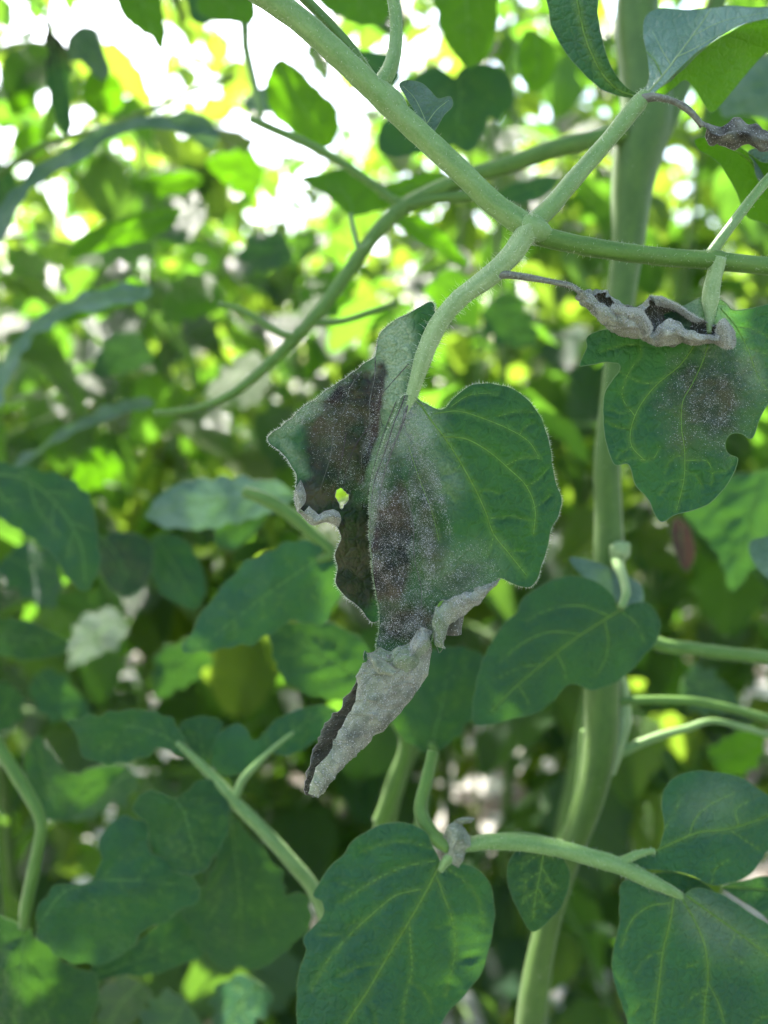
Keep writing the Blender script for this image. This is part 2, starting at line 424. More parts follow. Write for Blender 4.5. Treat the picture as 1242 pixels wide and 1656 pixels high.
def near_cam(p, rmin=.42):
    q = Vector(p) - CAM; d = q.dot(FWD)
    return d < rmin and abs(q.dot(RIGHT)) < .8 * max(d, 0) + .05 and abs(q.dot(UP)) < .8 * max(d, 0) + .05
rr = random.Random(11)
plants = []
def top_left(p, lim=0.0):                   # thin the tops at the upper left, where the photograph looks out of the rows
    q = Vector(p) - CAM; d = q.dot(FWD)
    if d < .3: return False
    X = CX + q.dot(RIGHT) / d * F; Y = CY - q.dot(UP) / d * F
    return Y > -60 and Y < 330 - .35 * max(X, 0) + 60 and X < 640
rt = random.Random(3)
def keep_out(p): return near_cam(p) or (top_left(p) and rt.random() < .25)
LABELS = ['tall blurred tomato plant at the left edge whose big leaves hang beside the picture', 'tall blurred tomato plant just right of the thick main stem',
          'blurred tomato plant left of centre closest behind the arching green branch', 'blurred tomato plant close behind the gap between the mouldy leaf and the main stem',
          'short blurred tomato plant just left of the mouldy leaf, in the front row', 'blurred tomato plant right behind the mouldy leaf, in the front row',
          'tall blurred tomato plant standing behind the thick main stem', 'leafy blurred tomato plant at far left in the second row, by the bright gap',
          'bright green blurred tomato plant left of centre in the second row, under the bright gap', 'glowing green blurred tomato plant in the second row behind the tip of the mouldy leaf',
          'tall blurred tomato plant in the second row between the mouldy leaf and the main stem', 'tall bright tomato plant in the second row behind the leaflet with the round grey patch',
          'tall blurred tomato plant in the second row at the right edge']
# first rows: every leaflet its own part
for (x, y, h, kd, dn) in [(-.58, .72, 2.0, ('bg1', 'bg3'), 1.0), (.62, .80, 2.1, ('bg1', 'bg2'), 1.0),
                      (-.34, .80, 1.55, ('bg1', 'bg3', 'bg2'), .7), (.10, .86, 1.50, ('bg1', 'bg2'), .7), (-.25, 1.02, 1.5, ('bg1', 'bg3'), 1.2), (.12, 1.05, 1.62, ('bg1', 'bg3'), 1.2), (.38, 1.1, 2.0, ('bg1', 'bg2'), 1.1),
                      (-.75, 1.2, 2.0, ('bg1', 'bg2'), 1.2), (-.45, 1.35, 2.0, ('bg2', 'bg1'), 1.2), (-.1, 1.4, 1.7, ('bg1', 'bg2', 'bg2'), 1.2),
                      (.25, 1.5, 1.9, ('bg1', 'bg2'), 1.2), (.6, 1.45, 2.1, ('bg2', 'bg1'), 1.2), (.95, 1.6, 2.1, ('bg2', 'bg1'), 1.1)]:
    lab = LABELS[len(plants)]
    plants.append(tomato_row_plant(x, y, h, rr, True, kd, avoid=keep_out, dens=dn * .95, label=lab, zmin=.4))
# the rows further back: one mesh per compound leaf
for row, (y, n, sp) in enumerate([(1.95, 6, .45), (2.5, 7, .50), (3.2, 8, .56), (4.2, 10, .6), (5.6, 13, .66)]):
    for i in range(n):
        x = (i - (n - 1) / 2) * sp + rr.uniform(-.12, .12)
        h = rr.uniform(1.85, 2.5)
        plants.append(tomato_row_plant(x, y + rr.uniform(-.15, .15), h, rr, False, ('bg1', 'bg2', 'bg2'), zmin=.6, dens=1.05, avoid=(lambda p: top_left(p) and rt.random() < .08)))

# unseen plants added around and behind the camera to block and reflect light
for (x, y, h) in [(-.75, -.25, 1.9), (-.3, -.75, 2.0), (.35, -.7, 2.0), (.8, -.2, 1.9), (.95, .35, 2.0)]:
    tomato_row_plant(x, y, h, rr, False, ('bg1', 'bg3'), zmin=.3, dens=1.0, avoid=near_cam, label='unseen tomato plant added beside or behind the viewer to block and reflect light', group='unseen tomato plants added to block and reflect light')

# ------------------------------------------------------------------ near leaves, stalks and stems
class Relief:
    """thin-plate surface z(x, y) through (x, y, z) points, all in photograph pixels"""
    def __init__(s, pts, smooth=0.02):
        p = np.asarray(pts, float); s.p = p[:, :2] / 300; n = len(p)
        d = np.linalg.norm(s.p[:, None] - s.p[None], axis=2); K = s.k(d) + np.eye(n) * smooth
        A = np.zeros((n + 3, n + 3)); A[:n, :n] = K; A[:n, n] = 1; A[:n, n+1:] = s.p; A[n, :n] = 1; A[n+1:, :n] = s.p.T
        s.w = np.linalg.lstsq(A, np.concatenate([p[:, 2], [0, 0, 0]]), rcond=None)[0]
    def k(s, d): return np.where(d > 0, d * d * np.log(d + 1e-9), 0)
    def __call__(s, q):
        q = np.atleast_2d(np.asarray(q, float))[:, :2] / 300
        d = np.linalg.norm(q[:, None] - s.p[None], axis=2)
        return s.k(d) @ s.w[:-3] + s.w[-3] + q @ s.w[-2:]

def vnoise(q, scale, seed=0):
    """smooth pseudo-noise in -1..1"""
    q = np.asarray(q, float)[:, :2] / scale; r = np.random.default_rng(seed); out = np.zeros(len(q))
    for k in range(7):
        a = r.uniform(0, 6.28); f = r.uniform(.6, 1.7); ph = r.uniform(0, 6.28)
        out += np.sin((q[:, 0] * math.cos(a) + q[:, 1] * math.sin(a)) * f * 2.2 + ph + 1.3 * np.sin(q[:, 1] * f * .9 + ph))
    return out / 7 * 1.6

def inside(poly, q):
    poly = np.asarray(poly)[:, :2]; q = np.asarray(q)[:, :2]; x, y = q[:, 0], q[:, 1]; c = np.zeros(len(q), bool)
    j = len(poly) - 1
    for i in range(len(poly)):
        xi, yi = poly[i]; xj, yj = poly[j]
        if yi != yj: c ^= ((yi > y) != (yj > y)) & (x < (xj - xi) * (y - yi) / (yj - yi) + xi)
        j = i
    return c
def seg_dist(line, q):
    line = np.asarray(line, float)[:, :2]; q = np.asarray(q)[:, :2]; best = np.full(len(q), 1e9)
    for a, b in zip(line[:-1], line[1:]):
        ab = b - a; t = np.clip(((q - a) @ ab) / (ab @ ab + 1e-9), 0, 1)
        best = np.minimum(best, np.linalg.norm(q - (a + t[:, None] * ab), axis=1))
    return best

def blob(q, x, y, rx, ry, ang=0, soft=.5):
    a = math.radians(ang); dx, dy = q[:, 0] - x, q[:, 1] - y
    u = (dx * math.cos(a) + dy * math.sin(a)) / rx; v = (-dx * math.sin(a) + dy * math.cos(a)) / ry
    d = np.sqrt(u * u + v * v); d = d + .20 * vnoise(q, 45, int(x)) + .12 * vnoise(q, 14, int(y))
    return np.clip((1 + soft - d) / (2 * soft), 0, 1) ** 1.3

def leaf(name, D0, outline, zpts, parent, mat, veins=(), spacing=5.0, masks=None, hole=None, pucker=1.2, vein_mat=None,
         groove=2.5, rim=.8, label=None, edge_wave=1.2, kind=None, vseed=1, surfnoise=3.0, edge_scale=16, rim_mat=None, rimname='leaf_edge'):
    """a leaf blade standing in space: outline and relief give its true shape and size; veins: (points, r0, r1)"""
    ol = catmull([p[:2] for p in outline], max(spacing * .8, 3.0), True)
    if edge_wave:
        tn = np.roll(ol, -1, 0) - np.roll(ol, 1, 0); tn /= np.linalg.norm(tn, axis=1)[:, None] + 1e-9
        ol = ol + np.stack([tn[:, 1], -tn[:, 0]], 1) * (vnoise(ol, edge_scale, vseed) * edge_wave)[:, None]
    holes = [catmull(h, 2.5, True) for h in (hole or [])]; holes = [h + rng.normal(0, .7, h.shape) for h in holes]
    lo, hi = ol.min(0), ol.max(0)
    ys = np.arange(lo[1], hi[1], spacing * .866); grid = []
    for k, yy in enumerate(ys):
        xs = np.arange(lo[0] + (k % 2) * spacing * .5, hi[0], spacing); grid.append(np.stack([xs, np.full(len(xs), yy)], 1))
    g_ = np.concatenate(grid); g_ = g_[inside(ol, g_)]
    if len(g_):
        d = seg_dist(np.vstack([ol, ol[:1]]), g_); g_ = g_[d > spacing * .45]
    for h in holes:
        if len(g_): g_ = g_[~inside(h, g_) & (seg_dist(np.vstack([h, h[:1]]), g_) > spacing * .4)]
    allp = [ol] + holes; pts = []; edges = []; n = 0
    for pl in allp:
        pts.append(pl); edges += [(n + i, n + (i + 1) % len(pl)) for i in range(len(pl))]; n += len(pl)
    V = np.concatenate(pts + [g_])
    vo, eo, fo, *_ = delaunay_2d_cdt([Vector(v) for v in V.tolist()], edges, [], 0, 1e-4)
    vo = np.array([tuple(v) for v in vo]); fo = [tuple(f) for f in fo]
    cen = np.array([vo[list(f)].mean(0) for f in fo]); keep = inside(ol, cen)
    for h in holes: keep &= ~inside(h, cen)
    fo = [f for f, k in zip(fo, keep) if k]
    rel = Relief(zpts)
    vd = np.full(len(vo), 99.0); va_ = None
    vl = []
    for vn in veins:
        line, r0, r1 = vn[:3]; c = catmull([p[:2] for p in line], 6.0); vl.append((c, r0, r1, vn[3] if len(vn) > 3 else None))
        vd = np.minimum(vd, seg_dist(c, vo) / max(1, (r0 + r1) * .5))
        if len(vn) > 3: va_ = np.minimum(va_, seg_dist(c, vo)) if va_ is not None else seg_dist(c, vo)
    def height(q):
        z = rel(q) + surfnoise * vnoise(q, 48, vseed + 3) + pucker * vnoise(q, 15, vseed + 5)
        return z
    z = height(vo) + np.minimum(vd, 9) * groove / 9
    m = np.zeros((len(vo), 4)); 
    if masks: m[:, :3] = masks(vo)
    m[:, 3] = np.exp(-(vd / 2.0) ** 2) * (.6 if spacing < 7 else .3)
    if va_ is not None: m[:, 3] *= np.clip((va_ - 5) / 5, 0, 1)
    W = [PZ(x, y, zz, D0) for (x, y), zz in zip(vo, z)]
    fo = [f if ((vo[f[1]][0]-vo[f[0]][0])*(vo[f[2]][1]-vo[f[0]][1]) - (vo[f[1]][1]-vo[f[0]][1])*(vo[f[2]][0]-vo[f[0]][0])) < 0 else f[::-1] for f in fo]
    o = mesh_obj(name, W, fo, mat, parent, attrs=m, uv=vo / 1000.0 * (D0 / .22), kind=kind, label=label)
    for c, r0, r1, vm in vl:
        n = len(c); rad = np.linspace(r0, r1, n) * .36; zz = height(c) + .15 * rad
        P3 = np.array([PZ(x, y, q, D0) for (x, y), q in zip(c, zz)])
        v, f = tube_arrays(P3, rad * D0 / F, 6)
        mesh_obj('vein', v, f, M[vm] if vm else (vein_mat or M['vein']), o)
    if rim:
        for pl in allp:
            c = np.vstack([pl, pl[:1]]); zz = height(c) + groove
            P3 = np.array([PZ(x, y, q, D0) for (x, y), q in zip(c, zz)])
            v, f = tube_arrays(P3, np.full(len(c), rim * .5 * D0 / F), 5); mesh_obj(rimname, v, f, rim_mat or M['rim'], o)
    o_data[o.name] = (np.array(W), fo, m, np.array([P(0, 0, 0)]), ol, D0, height)
    return o
o_data = {}

def ray_to_edge(ol, p, d):
    best = 1e9; n = len(ol)
    for i in range(n):
        a, b = ol[i], ol[(i + 1) % n]; e = b - a; den = d[0] * e[1] - d[1] * e[0]
        if abs(den) < 1e-9: continue
        t = ((a[0] - p[0]) * e[1] - (a[1] - p[1]) * e[0]) / den; s = ((a[0] - p[0]) * d[1] - (a[1] - p[1]) * d[0]) / den
        if t > 1 and 0 <= s <= 1: best = min(best, t)
    return best
def auto_veins(outline, mid, n=4, r=3.0, ang=52, seed=0, sub=True):
    """midrib plus arching laterals that run towards the edge"""
    r_ = random.Random(seed); ol = np.asarray([p[:2] for p in outline], float); c = catmull(mid, 8.0); L = len(c)
    out = [(c, r, r * .35)]
    for k in range(n):
        for s in (-1, 1):
            i = int(L * (.03 + .80 * (k + (.35 if s > 0 else 0)) / n)); i = min(i, L - 4)
            t = c[min(i + 3, L - 1)] - c[i]; t /= np.linalg.norm(t)
            a = math.radians(ang + r_.uniform(-6, 6) + (14 if k == 0 else 0)) * s
            d = np.array([t[0] * math.cos(a) - t[1] * math.sin(a), t[0] * math.sin(a) + t[1] * math.cos(a)])
            dist = ray_to_edge(ol, c[i], d)
            if dist > 900 or dist < 14: continue
            dist *= .84; p = c[i].copy(); line = [p.copy()]; st = dist / 6
            for q in range(6):
                p = p + d * st; b = -math.radians(5.5) * s
                d = np.array([d[0] * math.cos(b) - d[1] * math.sin(b), d[0] * math.sin(b) + d[1] * math.cos(b)])
                line.append(p + np.array([r_.uniform(-1, 1), r_.uniform(-1, 1)]) * st * .07)
            line = [q for q in line if inside(ol, [q])[0]]
            if len(line) < 3: continue
            out.append((line, r * .6, r * .22))
            if sub:
                for j in (2, 3, 4):
                    if j >= len(line) - 1: continue
                    a0 = line[j]; d0 = line[j + 1] - line[j]; d0 /= np.linalg.norm(d0) + 1e-9; sg = r_.choice((-1, 1)); b = math.radians(48) * sg
                    dd = np.array([d0[0] * math.cos(b) - d0[1] * math.sin(b), d0[0] * math.sin(b) + d0[1] * math.cos(b)])
                    ln = [a0, a0 + dd * st * .8, a0 + dd * st * 1.5 + d0 * st * .35]
                    if inside(ol, ln).all(): out.append((ln, r * .3, r * .16))
    return out

def loft(name, D0, rows, parent, mat, n_u=3.0, n_v=3.0, masks=None, wrinkle=2.0, fine=1.0, seed=0, label=None, noz=False, rim=.9, wscale=22, ragged=0.0, crease=0.0):
    """surface through rows of (x, y, z) points"""
    rows = [catmull(np.asarray(r_, float), 5) for r_ in rows]
    k = max(len(r_) for r_ in rows)
    A = np.array(rows)                       # rows x pts x 3
    cols = [catmull(A[:, j], 5) for j in range(A.shape[1])]
    S = np.stack(cols, 1)                    # fine rows x fine pts x 3
    nr, nc = S.shape[:2]
    flat = S.reshape(-1, 3)
    # normal-direction wrinkles
    du = np.gradient(S, axis=0); dv = np.gradient(S, axis=1); N = np.cross(du, dv); N /= np.linalg.norm(N, axis=2)[..., None] + 1e-6
    arc_v = np.cumsum(np.linalg.norm(dv, axis=2), 1); arc_u = np.cumsum(np.linalg.norm(du, axis=2), 0)
    q = np.stack([arc_u.mean(1)[:, None] + 0 * arc_v, arc_v - arc_v[:, :1]], 2).reshape(-1, 2)
    disp = wrinkle * vnoise(q, wscale, seed) + fine * vnoise(q, 8, seed + 2)
    if crease:
        rg = 1 - np.abs(vnoise(q * np.array([.28, 1.0]), 11, seed + 4)); disp = disp - crease * np.clip(rg, 0, 1) ** 4
        rg = 1 - np.abs(vnoise(q * np.array([1.0, .6]) + 31, 26, seed + 6)); disp = disp - crease * .8 * np.clip(rg, 0, 1) ** 5
    edge = np.minimum(1, .35 + np.arange(nr) / 4.0)[:, None] * np.ones(nc)[None]
    flat = flat + N.reshape(-1, 3) * (disp * edge.ravel())[:, None]
    if ragged:
        S2 = flat.reshape(nr, nc, 3); r_ = np.random.default_rng(seed + 9)
        for e, nb in ((0, 1), (nc - 1, nc - 2)):
            j = np.convolve(r_.normal(0, 1, nr + 4), [.25, .5, .5, .5, .25], 'valid')[:nr] * ragged
            dvec = S2[:, e] - S2[:, nb * 1]; dvec /= np.linalg.norm(dvec, axis=1)[:, None] + 1e-6
            for k in range(4):
                cc = e + k * (1 if e == 0 else -1); S2[:, cc] += dvec * (j * (1 - k / 4))[:, None]
        flat = S2.reshape(-1, 3)
    W = np.array([PZ(x, y, z, D0) for x, y, z in flat])
    f = [(a, a + 1, a + 1 + nc, a + nc) for i in range(nr - 1) for a in range(i * nc, i * nc + nc - 1)]
    m = np.zeros((len(flat), 4))
    if masks: 
        uu = np.repeat(np.linspace(0, 1, nr), nc); vv = np.tile(np.linspace(0, 1, nc), nr)
        m[:, :3] = masks(uu, vv, flat)
    o = mesh_obj(name, W, f, mat, parent, attrs=m, uv=q / 1000 * (D0 / .22), label=label)
    if rim:
        G_ = W.reshape(nr, nc, 3)
        for e in (G_[:, 0], G_[:, -1]):
            v, ff = tube_arrays(e, np.full(len(e), rim * .5 * D0 / F), 5); mesh_obj('leaf_edge', v, ff, M['rim_dry'], o)
    o_data[o.name] = (W, f, m, None, None, D0, None)
    return o

def stalk(name, D0, pts, parent, mat, sides=12, wob=.05, hairs=0, hlen=9, label=None, step=5):
    P3, rad = px_tube(pts, D0, step, sides, wob)
    sides = max(sides, 15) if rad.max() > .0012 else sides
    v, f = tube_arrays(P3, rad, sides, 1.0, .045 if sides >= 15 else 0)
    L = np.linalg.norm(np.diff(P3, axis=0), axis=1).sum()
    o = mesh_obj(name, v, f, mat, parent, uv=tube_uv(len(P3), sides, L * 60), label=label)
    if hairs:
        T = np.gradient(P3, axis=0); T /= np.linalg.norm(T, axis=1)[:, None]
        hv = []; hf = []
        for _ in range(hairs):
            i = rng.integers(0, len(P3)); t = T[i]; r3 = rng.normal(size=3); nrm = r3 - t * r3.dot(t); nrm /= np.linalg.norm(nrm)
            base = P3[i] + nrm * rad[i] * .95 + t * rng.uniform(-.5, .5) * step * D0 / F
            ln = hlen * (rng.uniform(.25, 1.0) ** 1.6) * D0 / F; w_ = .42 * D0 / F * (.6 + .5 * ln / (hlen * D0 / F))
            dirv = nrm + rng.normal(0, .25, 3); dirv /= np.linalg.norm(dirv)
            s1 = np.cross(dirv, t); s1 /= np.linalg.norm(s1) + 1e-9; s2 = np.cross(dirv, s1)
            k = len(hv); b2 = base + dirv * ln * .6 + rng.normal(0, .06, 3) * ln; tip = base + dirv * ln + rng.normal(0, .12, 3) * ln
            for a in (0, 2.09, 4.19): hv.append(base + w_ * .5 * (math.cos(a) * s1 + math.sin(a) * s2))
            for a in (0, 2.09, 4.19): hv.append(b2 + w_ * .3 * (math.cos(a) * s1 + math.sin(a) * s2))
            hv.append(tip)
            for a in range(3):
                b = (a + 1) % 3; hf.append((k + a, k + b, k + 3 + b, k + 3 + a)); hf.append((k + 3 + a, k + 3 + b, k + 6))
        mesh_obj('hairs', hv, hf, M['hair'], o, smooth=False, kind='stuff')
    return o

def fuzz(o, count, length, D0, weight=0, name='mould_fuzz', mat=None, minw=.05, width=.5, power=1.0):
    """tiny upright fibres over a surface, denser where mask channel `weight` is high"""
    W, f, m, *_ = o_data[o.name]
    tri = []
    for q in f:
        tri.append(q[:3])
        if len(q) == 4: tri.append((q[0], q[2], q[3]))
    tri = np.array(tri); a, b, c = W[tri[:, 0]], W[tri[:, 1]], W[tri[:, 2]]
    nn = np.cross(b - a, c - a); area = np.linalg.norm(nn, axis=1); nn /= area[:, None] + 1e-18
    wt = m[tri, weight].mean(1) if weight is not None else np.ones(len(tri)); wt = np.where(wt > minw, wt, 0) ** power * area
    if wt.sum() <= 0: return
    wt /= wt.sum(); idx = rng.choice(len(tri), count, p=wt)
    u = rng.random(count); v = rng.random(count); s = u + v > 1; u[s] = 1 - u[s]; v[s] = 1 - v[s]
    p = a[idx] + (b - a)[idx] * u[:, None] + (c - a)[idx] * v[:, None]
    px = D0 / F; side = np.where(rng.random(count) < .8, 1, -1)
    vc = np.array(CAM) - p; sg = np.sign((nn[idx] * vc).sum(1)); d = nn[idx] * (sg * side)[:, None] + rng.normal(0, .45, (count, 3)); d /= np.linalg.norm(d, axis=1)[:, None]
    ln = length * px * rng.uniform(.3, 1, count) ** 1.5
    r3 = rng.normal(size=(count, 3)); s1 = np.cross(d, r3); s1 /= np.linalg.norm(s1, axis=1)[:, None]; s2 = np.cross(d, s1)
    w_ = width * px * .5
    V = np.stack([p + s1 * w_, p - s1 * w_ * .5 + s2 * w_ * .87, p - s1 * w_ * .5 - s2 * w_ * .87, p + d * ln[:, None]], 1).reshape(-1, 3)
    k = np.arange(count) * 4
    Fc = np.concatenate([np.stack([k, k + 1, k + 3], 1), np.stack([k + 1, k + 2, k + 3], 1), np.stack([k + 2, k, k + 3], 1)]).tolist()
    mesh_obj(name, V, Fc, mat or M['fuzz'], o, smooth=False, kind='stuff')

def edge_fuzz(o, n, length, mat=None):
    """short fibres along a blade's outline"""
    W, f, m, _, ol, D0, hf_ = o_data[o.name]
    i = rng.integers(0, len(ol), n); nx_ = (i + 1) % len(ol); t = rng.random(n)[:, None]
    q = ol[i] * (1 - t) + ol[nx_] * t; tn = ol[nx_] - ol[i]; tn /= np.linalg.norm(tn, axis=1)[:, None] + 1e-9
    out = np.stack([tn[:, 1], -tn[:, 0]], 1)
    if not inside(ol, [ol[0] - out[0] * 0 + np.array([tn[0][1], -tn[0][0]]) * -3])[0] and False: out = -out
    flip = inside(ol, q + out * 3); out[flip] *= -1
    ln = length * rng.uniform(.2, 1, n) ** 1.5; z = hf_(q)
    a = q + rng.normal(0, .25, (n, 2)); tip = q + out * ln[:, None] + rng.normal(0, .35, (n, 2)) * ln[:, None]
    zt = z + rng.normal(0, .5, n) * ln
    V = []; 
    for k in range(n):
        s = tn[k] * .28
        V += [PZ(*(a[k] + s), z[k], D0), PZ(*(a[k] - s), z[k] - .2, D0), PZ(*a[k], z[k] + .3, D0), PZ(*tip[k], zt[k], D0)]
    k = np.arange(n) * 4
    Fc = np.concatenate([np.stack([k, k + 1, k + 3], 1), np.stack([k + 1, k + 2, k + 3], 1), np.stack([k + 2, k, k + 3], 1)]).tolist()
    mesh_obj('edge_hairs', np.array(V), Fc, mat or M['hair'], o, smooth=False, kind='stuff')

M['rim_dry'] = plain('dry_leaf_edge', (.30, .29, .25), .8, .2, 900, (.14, .12, .1))

# ---- the hanging leaf with its mouldy leaflets ----
DH = .22
A = empty('tomato_leaf', P(450, 20, DH), label='large hanging tomato leaf on a hairy pale stalk with grey-mouldy wilted leaflets', cat='tomato leaf')
stalk('leaf_stalk', DH, [(395, -30, 40, 20), (480, 28, 34, 19.5), (560, 100, 26, 19), (650, 188, 18, 18.5), (740, 272, 10, 18), (800, 330, 4, 18), (852, 366, 0, 19), (876, 380, -2, 15)], A, M['stalk'], 16, .03, 700, 8)
stalk('leaf_stalk', DH, [(470, -25, 10, 8), (520, 25, 10, 8), (565, 75, 12, 8.5), (600, 125, 14, 9), (625, 158, 14, 7)], A, M['stalk_green'], 10, .04, 100, 7)
stalk('leaf_stalk', DH, [(632, -20, 0, 10), (640, 30, 2, 10), (638, 80, 6, 11), (628, 115, 10, 13), (606, 150, 14, 14)], A, M['stalk'], 12, .04, 160, 7)
stalk('leaf_stalk', DH, [(850, 372, 0, 17), (890, 335, -2, 15), (930, 288, -6, 14), (985, 225, -12, 13), (1030, 170, -18, 14), (1044, 152, -20, 10)], A, M['stalk'], 14, .03, 420, 8)
stalk('leaf_stalk', DH, [(850, 375, -2, 17), (900, 388, -4, 15.5), (970, 402, -8, 15), (1060, 414, -14, 14.5), (1150, 421, -20, 14.5), (1262, 432, -26, 14)], A, M['stalk_green'], 14, .03, 420, 8)
stalk('leaf_stalk', DH, [(1148, 412, -20, 9), (1170, 382, -20, 8.5), (1200, 342, -22, 8), (1232, 302, -26, 8), (1262, 270, -30, 8)], A, M['stalk'], 10, .04, 120, 7)
stalk('leaf_stalk', DH, [(1162, 418, -16, 13), (1157, 440, -16, 12), (1152, 462, -16, 13), (1149, 486, -18, 13), (1148, 510, -16, 8), (1147, 540, -12, 3)], A, M['stalk_pale'], 12, .05, 160, 6)
stalk('leaf_stalk', DH, [(868, 360, 6, 17), (850, 380, 8, 18), (828, 412, 10, 17), (792, 447, 12, 16.5), (745, 482, 14, 15), (712, 520, 14, 15), (692, 560, 10, 15), (678, 600, 6, 13), (667, 636, 2, 10), (657, 668, 1.5, 7.5), (646, 696, 2, 5), (638, 716, 2, 3)], A, M['stalk_pale'], 16, .04, 900, 16)
stalk('leaf_stalk', DH, [(785, 450, 16, 8), (812, 444, 18, 7), (850, 448, 20, 5.5), (895, 456, 24, 4.5), (925, 463, 26, 4.5), (940, 474, 28, 5)], A, M['stalk_dead'], 9, .1, 220, 6)
stalk('leaf_stalk', DH, [(1036, 160, -14, 9), (1060, 157, -12, 6), (1092, 165, -14, 5), (1116, 180, -16, 5), (1136, 204, -18, 5)], A, M['stalk_dead'], 9, .15, 140, 6)

stalk('stalk_node', DH, [(836, 352, -2, 10), (848, 362, 2, 19), (862, 370, 4, 23), (876, 376, 2, 19), (890, 382, -2, 10)], A, M['stalk'], 16, .05, 60, 6)
stalk('stalk_node', DH, [(1134, 418, -22, 9), (1150, 418, -20, 14.5), (1164, 420, -20, 14.5), (1180, 423, -22, 9)], A, M['stalk_green'], 14, .05, 40, 6)
stalk('stalk_node', DH, [(606, 128, 16, 8), (622, 152, 18, 18), (640, 176, 18, 20), (658, 196, 16, 10)], A, M['stalk'], 14, .05, 40, 6)
# front blade (right half) of the mouldy leaflet
def mk_front(q):
    mould = np.maximum.reduce([blob(q, 640, 880, 46, 120, 4, .4) * .55, blob(q, 680, 880, 26, 130, -4, .35) * 1.0, blob(q, 670, 700, 30, 60, -12, .4) * .85, blob(q, 615, 780, 16, 120, 10, .4) * .9, blob(q, 706, 790, 9, 90, -16, .4) * .9, blob(q, 745, 930, 60, 50, 0, .5) * .45, blob(q, 655, 1005, 64, 52, 0, .4) * .9])
    fade = np.clip((q[:, 0] - (708 + (q[:, 1] - 700) * .42)) / 16, 0, 1); mould = mould * (1 - fade * .85)
    brown = np.clip(np.maximum.reduce([blob(q, 636, 885, 36, 105, 4, .35) * 1.3, blob(q, 690, 850, 30, 105, -8, .5) * .7, blob(q, 630, 770, 20, 70, 10, .5) * .5, blob(q, 655, 1010, 64, 46, 0, .5) * 1.0, blob(q, 742, 938, 40, 24, -20, .5) * .6]), 0, 1)
    pale = np.maximum.reduce([blob(q, 660, 690, 50, 55, -20, .5) * .85, blob(q, 610, 760, 20, 110, 12, .5) * .8, blob(q, 708, 760, 34, 60, -20, .5) * .45, blob(q, 745, 925, 66, 52, 0, .6) * .4, blob(q, 602, 880, 8, 140, 0, .5) * .8])
    return np.stack([mould, brown, pale], 1)
front_out = [(652, 640), (672, 643), (692, 655), (712, 663), (722, 659), (733, 645), (748, 631), (770, 622), (797, 620), (825, 628), (848, 642), (866, 662), (880, 690), (889, 722), (893, 752), (899, 783), (908, 805), (905, 828), (893, 853), (886, 882), (877, 912), (868, 935), (857, 949), (838, 947), (822, 940), (806, 934), (796, 946), (776, 962), (752, 972), (733, 980), (716, 990), (706, 1004), (700, 1022), (694, 1040), (670, 1048), (640, 1056), (616, 1062), (608, 1048), (612, 1020), (613, 990), (607, 950), (601, 905), (598, 860), (597, 815), (603, 772), (614, 735), (626, 700), (640, 668)]
fz = [(652, 640, 8), (700, 670, 2), (797, 622, -34), (880, 700, -26), (905, 805, -30), (857, 948, -10), (806, 934, -6), (790, 760, 0), (760, 700, 4), (840, 830, -4), (700, 760, 12), (720, 850, 10), (750, 940, 14), (610, 760, 4), (598, 850, -8), (604, 950, -10), (640, 820, 20), (650, 900, 24), (660, 980, 10), (680, 1040, 16), (612, 1050, 0), (690, 940, 6), (645, 945, 16), (675, 840, 12)]
fv = [([(668, 645), (682, 657), (698, 681), (718, 706), (746, 750), (770, 794), (786, 830), (798, 863), (823, 895), (851, 930)], 4.4, 1.6),
      ([(718, 706), (754, 710), (790, 730), (823, 758), (851, 786), (865, 822), (863, 863)], 3.0, 1.2),
      ([(702, 669), (742, 665), (782, 677), (823, 694), (855, 714), (871, 738)], 2.6, 1.1),
      ([(730, 657), (754, 641), (780, 636), (806, 637)], 2.0, 1.0),
      ([(819, 752), (847, 740), (875, 742)], 1.6, .8), ([(774, 794), (790, 793), (806, 798)], 1.6, .8),
      ([(794, 838), (827, 836), (859, 842)], 1.8, .8), ([(806, 673), (839, 665), (863, 667)], 1.5, .8),
      ([(798, 863), (794, 885), (786, 902)], 1.6, .8), ([(710, 796), (726, 798), (736, 812)], 1.5, .8), ([(823, 895), (838, 890), (850, 893)], 1.3, .7),
      ([(862, 822), (878, 812), (890, 800)], 1.2, .7), ([(746, 750), (735, 762), (716, 768)], 1.4, .7), ([(851, 786), (870, 776), (884, 760)], 1.2, .7), ([(840, 704), (850, 690), (862, 684)], 1.1, .7),
      ([(661, 722), (678, 774), (698, 826), (710, 875)], 2.2, 1.4), ([(655, 790), (668, 850), (670, 900), (681, 950), (682, 990), (690, 1020)], 3.0, 1.8, 'vein_grey'),
      ([(660, 655), (649, 690), (636, 722), (618, 780), (610, 840)], 6.0, 2.0, 'vein_grey'),
      ([(655, 640), (647, 662), (638, 682), (622, 732), (606, 778), (600, 824), (599, 870)], 2.6, 1.4, 'vein_dark'), ([(652, 660), (655, 690), (668, 722), (676, 762)], 1.6, 1.0, 'vein_dark')]
lf = leaf('leaflet', DH, front_out, fz, A, M['leaf_a'], fv, 3.6, mk_front, pucker=1.9, surfnoise=4.5, label='front half of the wilted leaflet, one side healthy dark green, the other brown and powdered with grey mould', groove=6.0, rim=.9)
fuzz(lf, 14000, 3.0, DH, 0, width=.5); edge_fuzz(lf, 2600, 5)

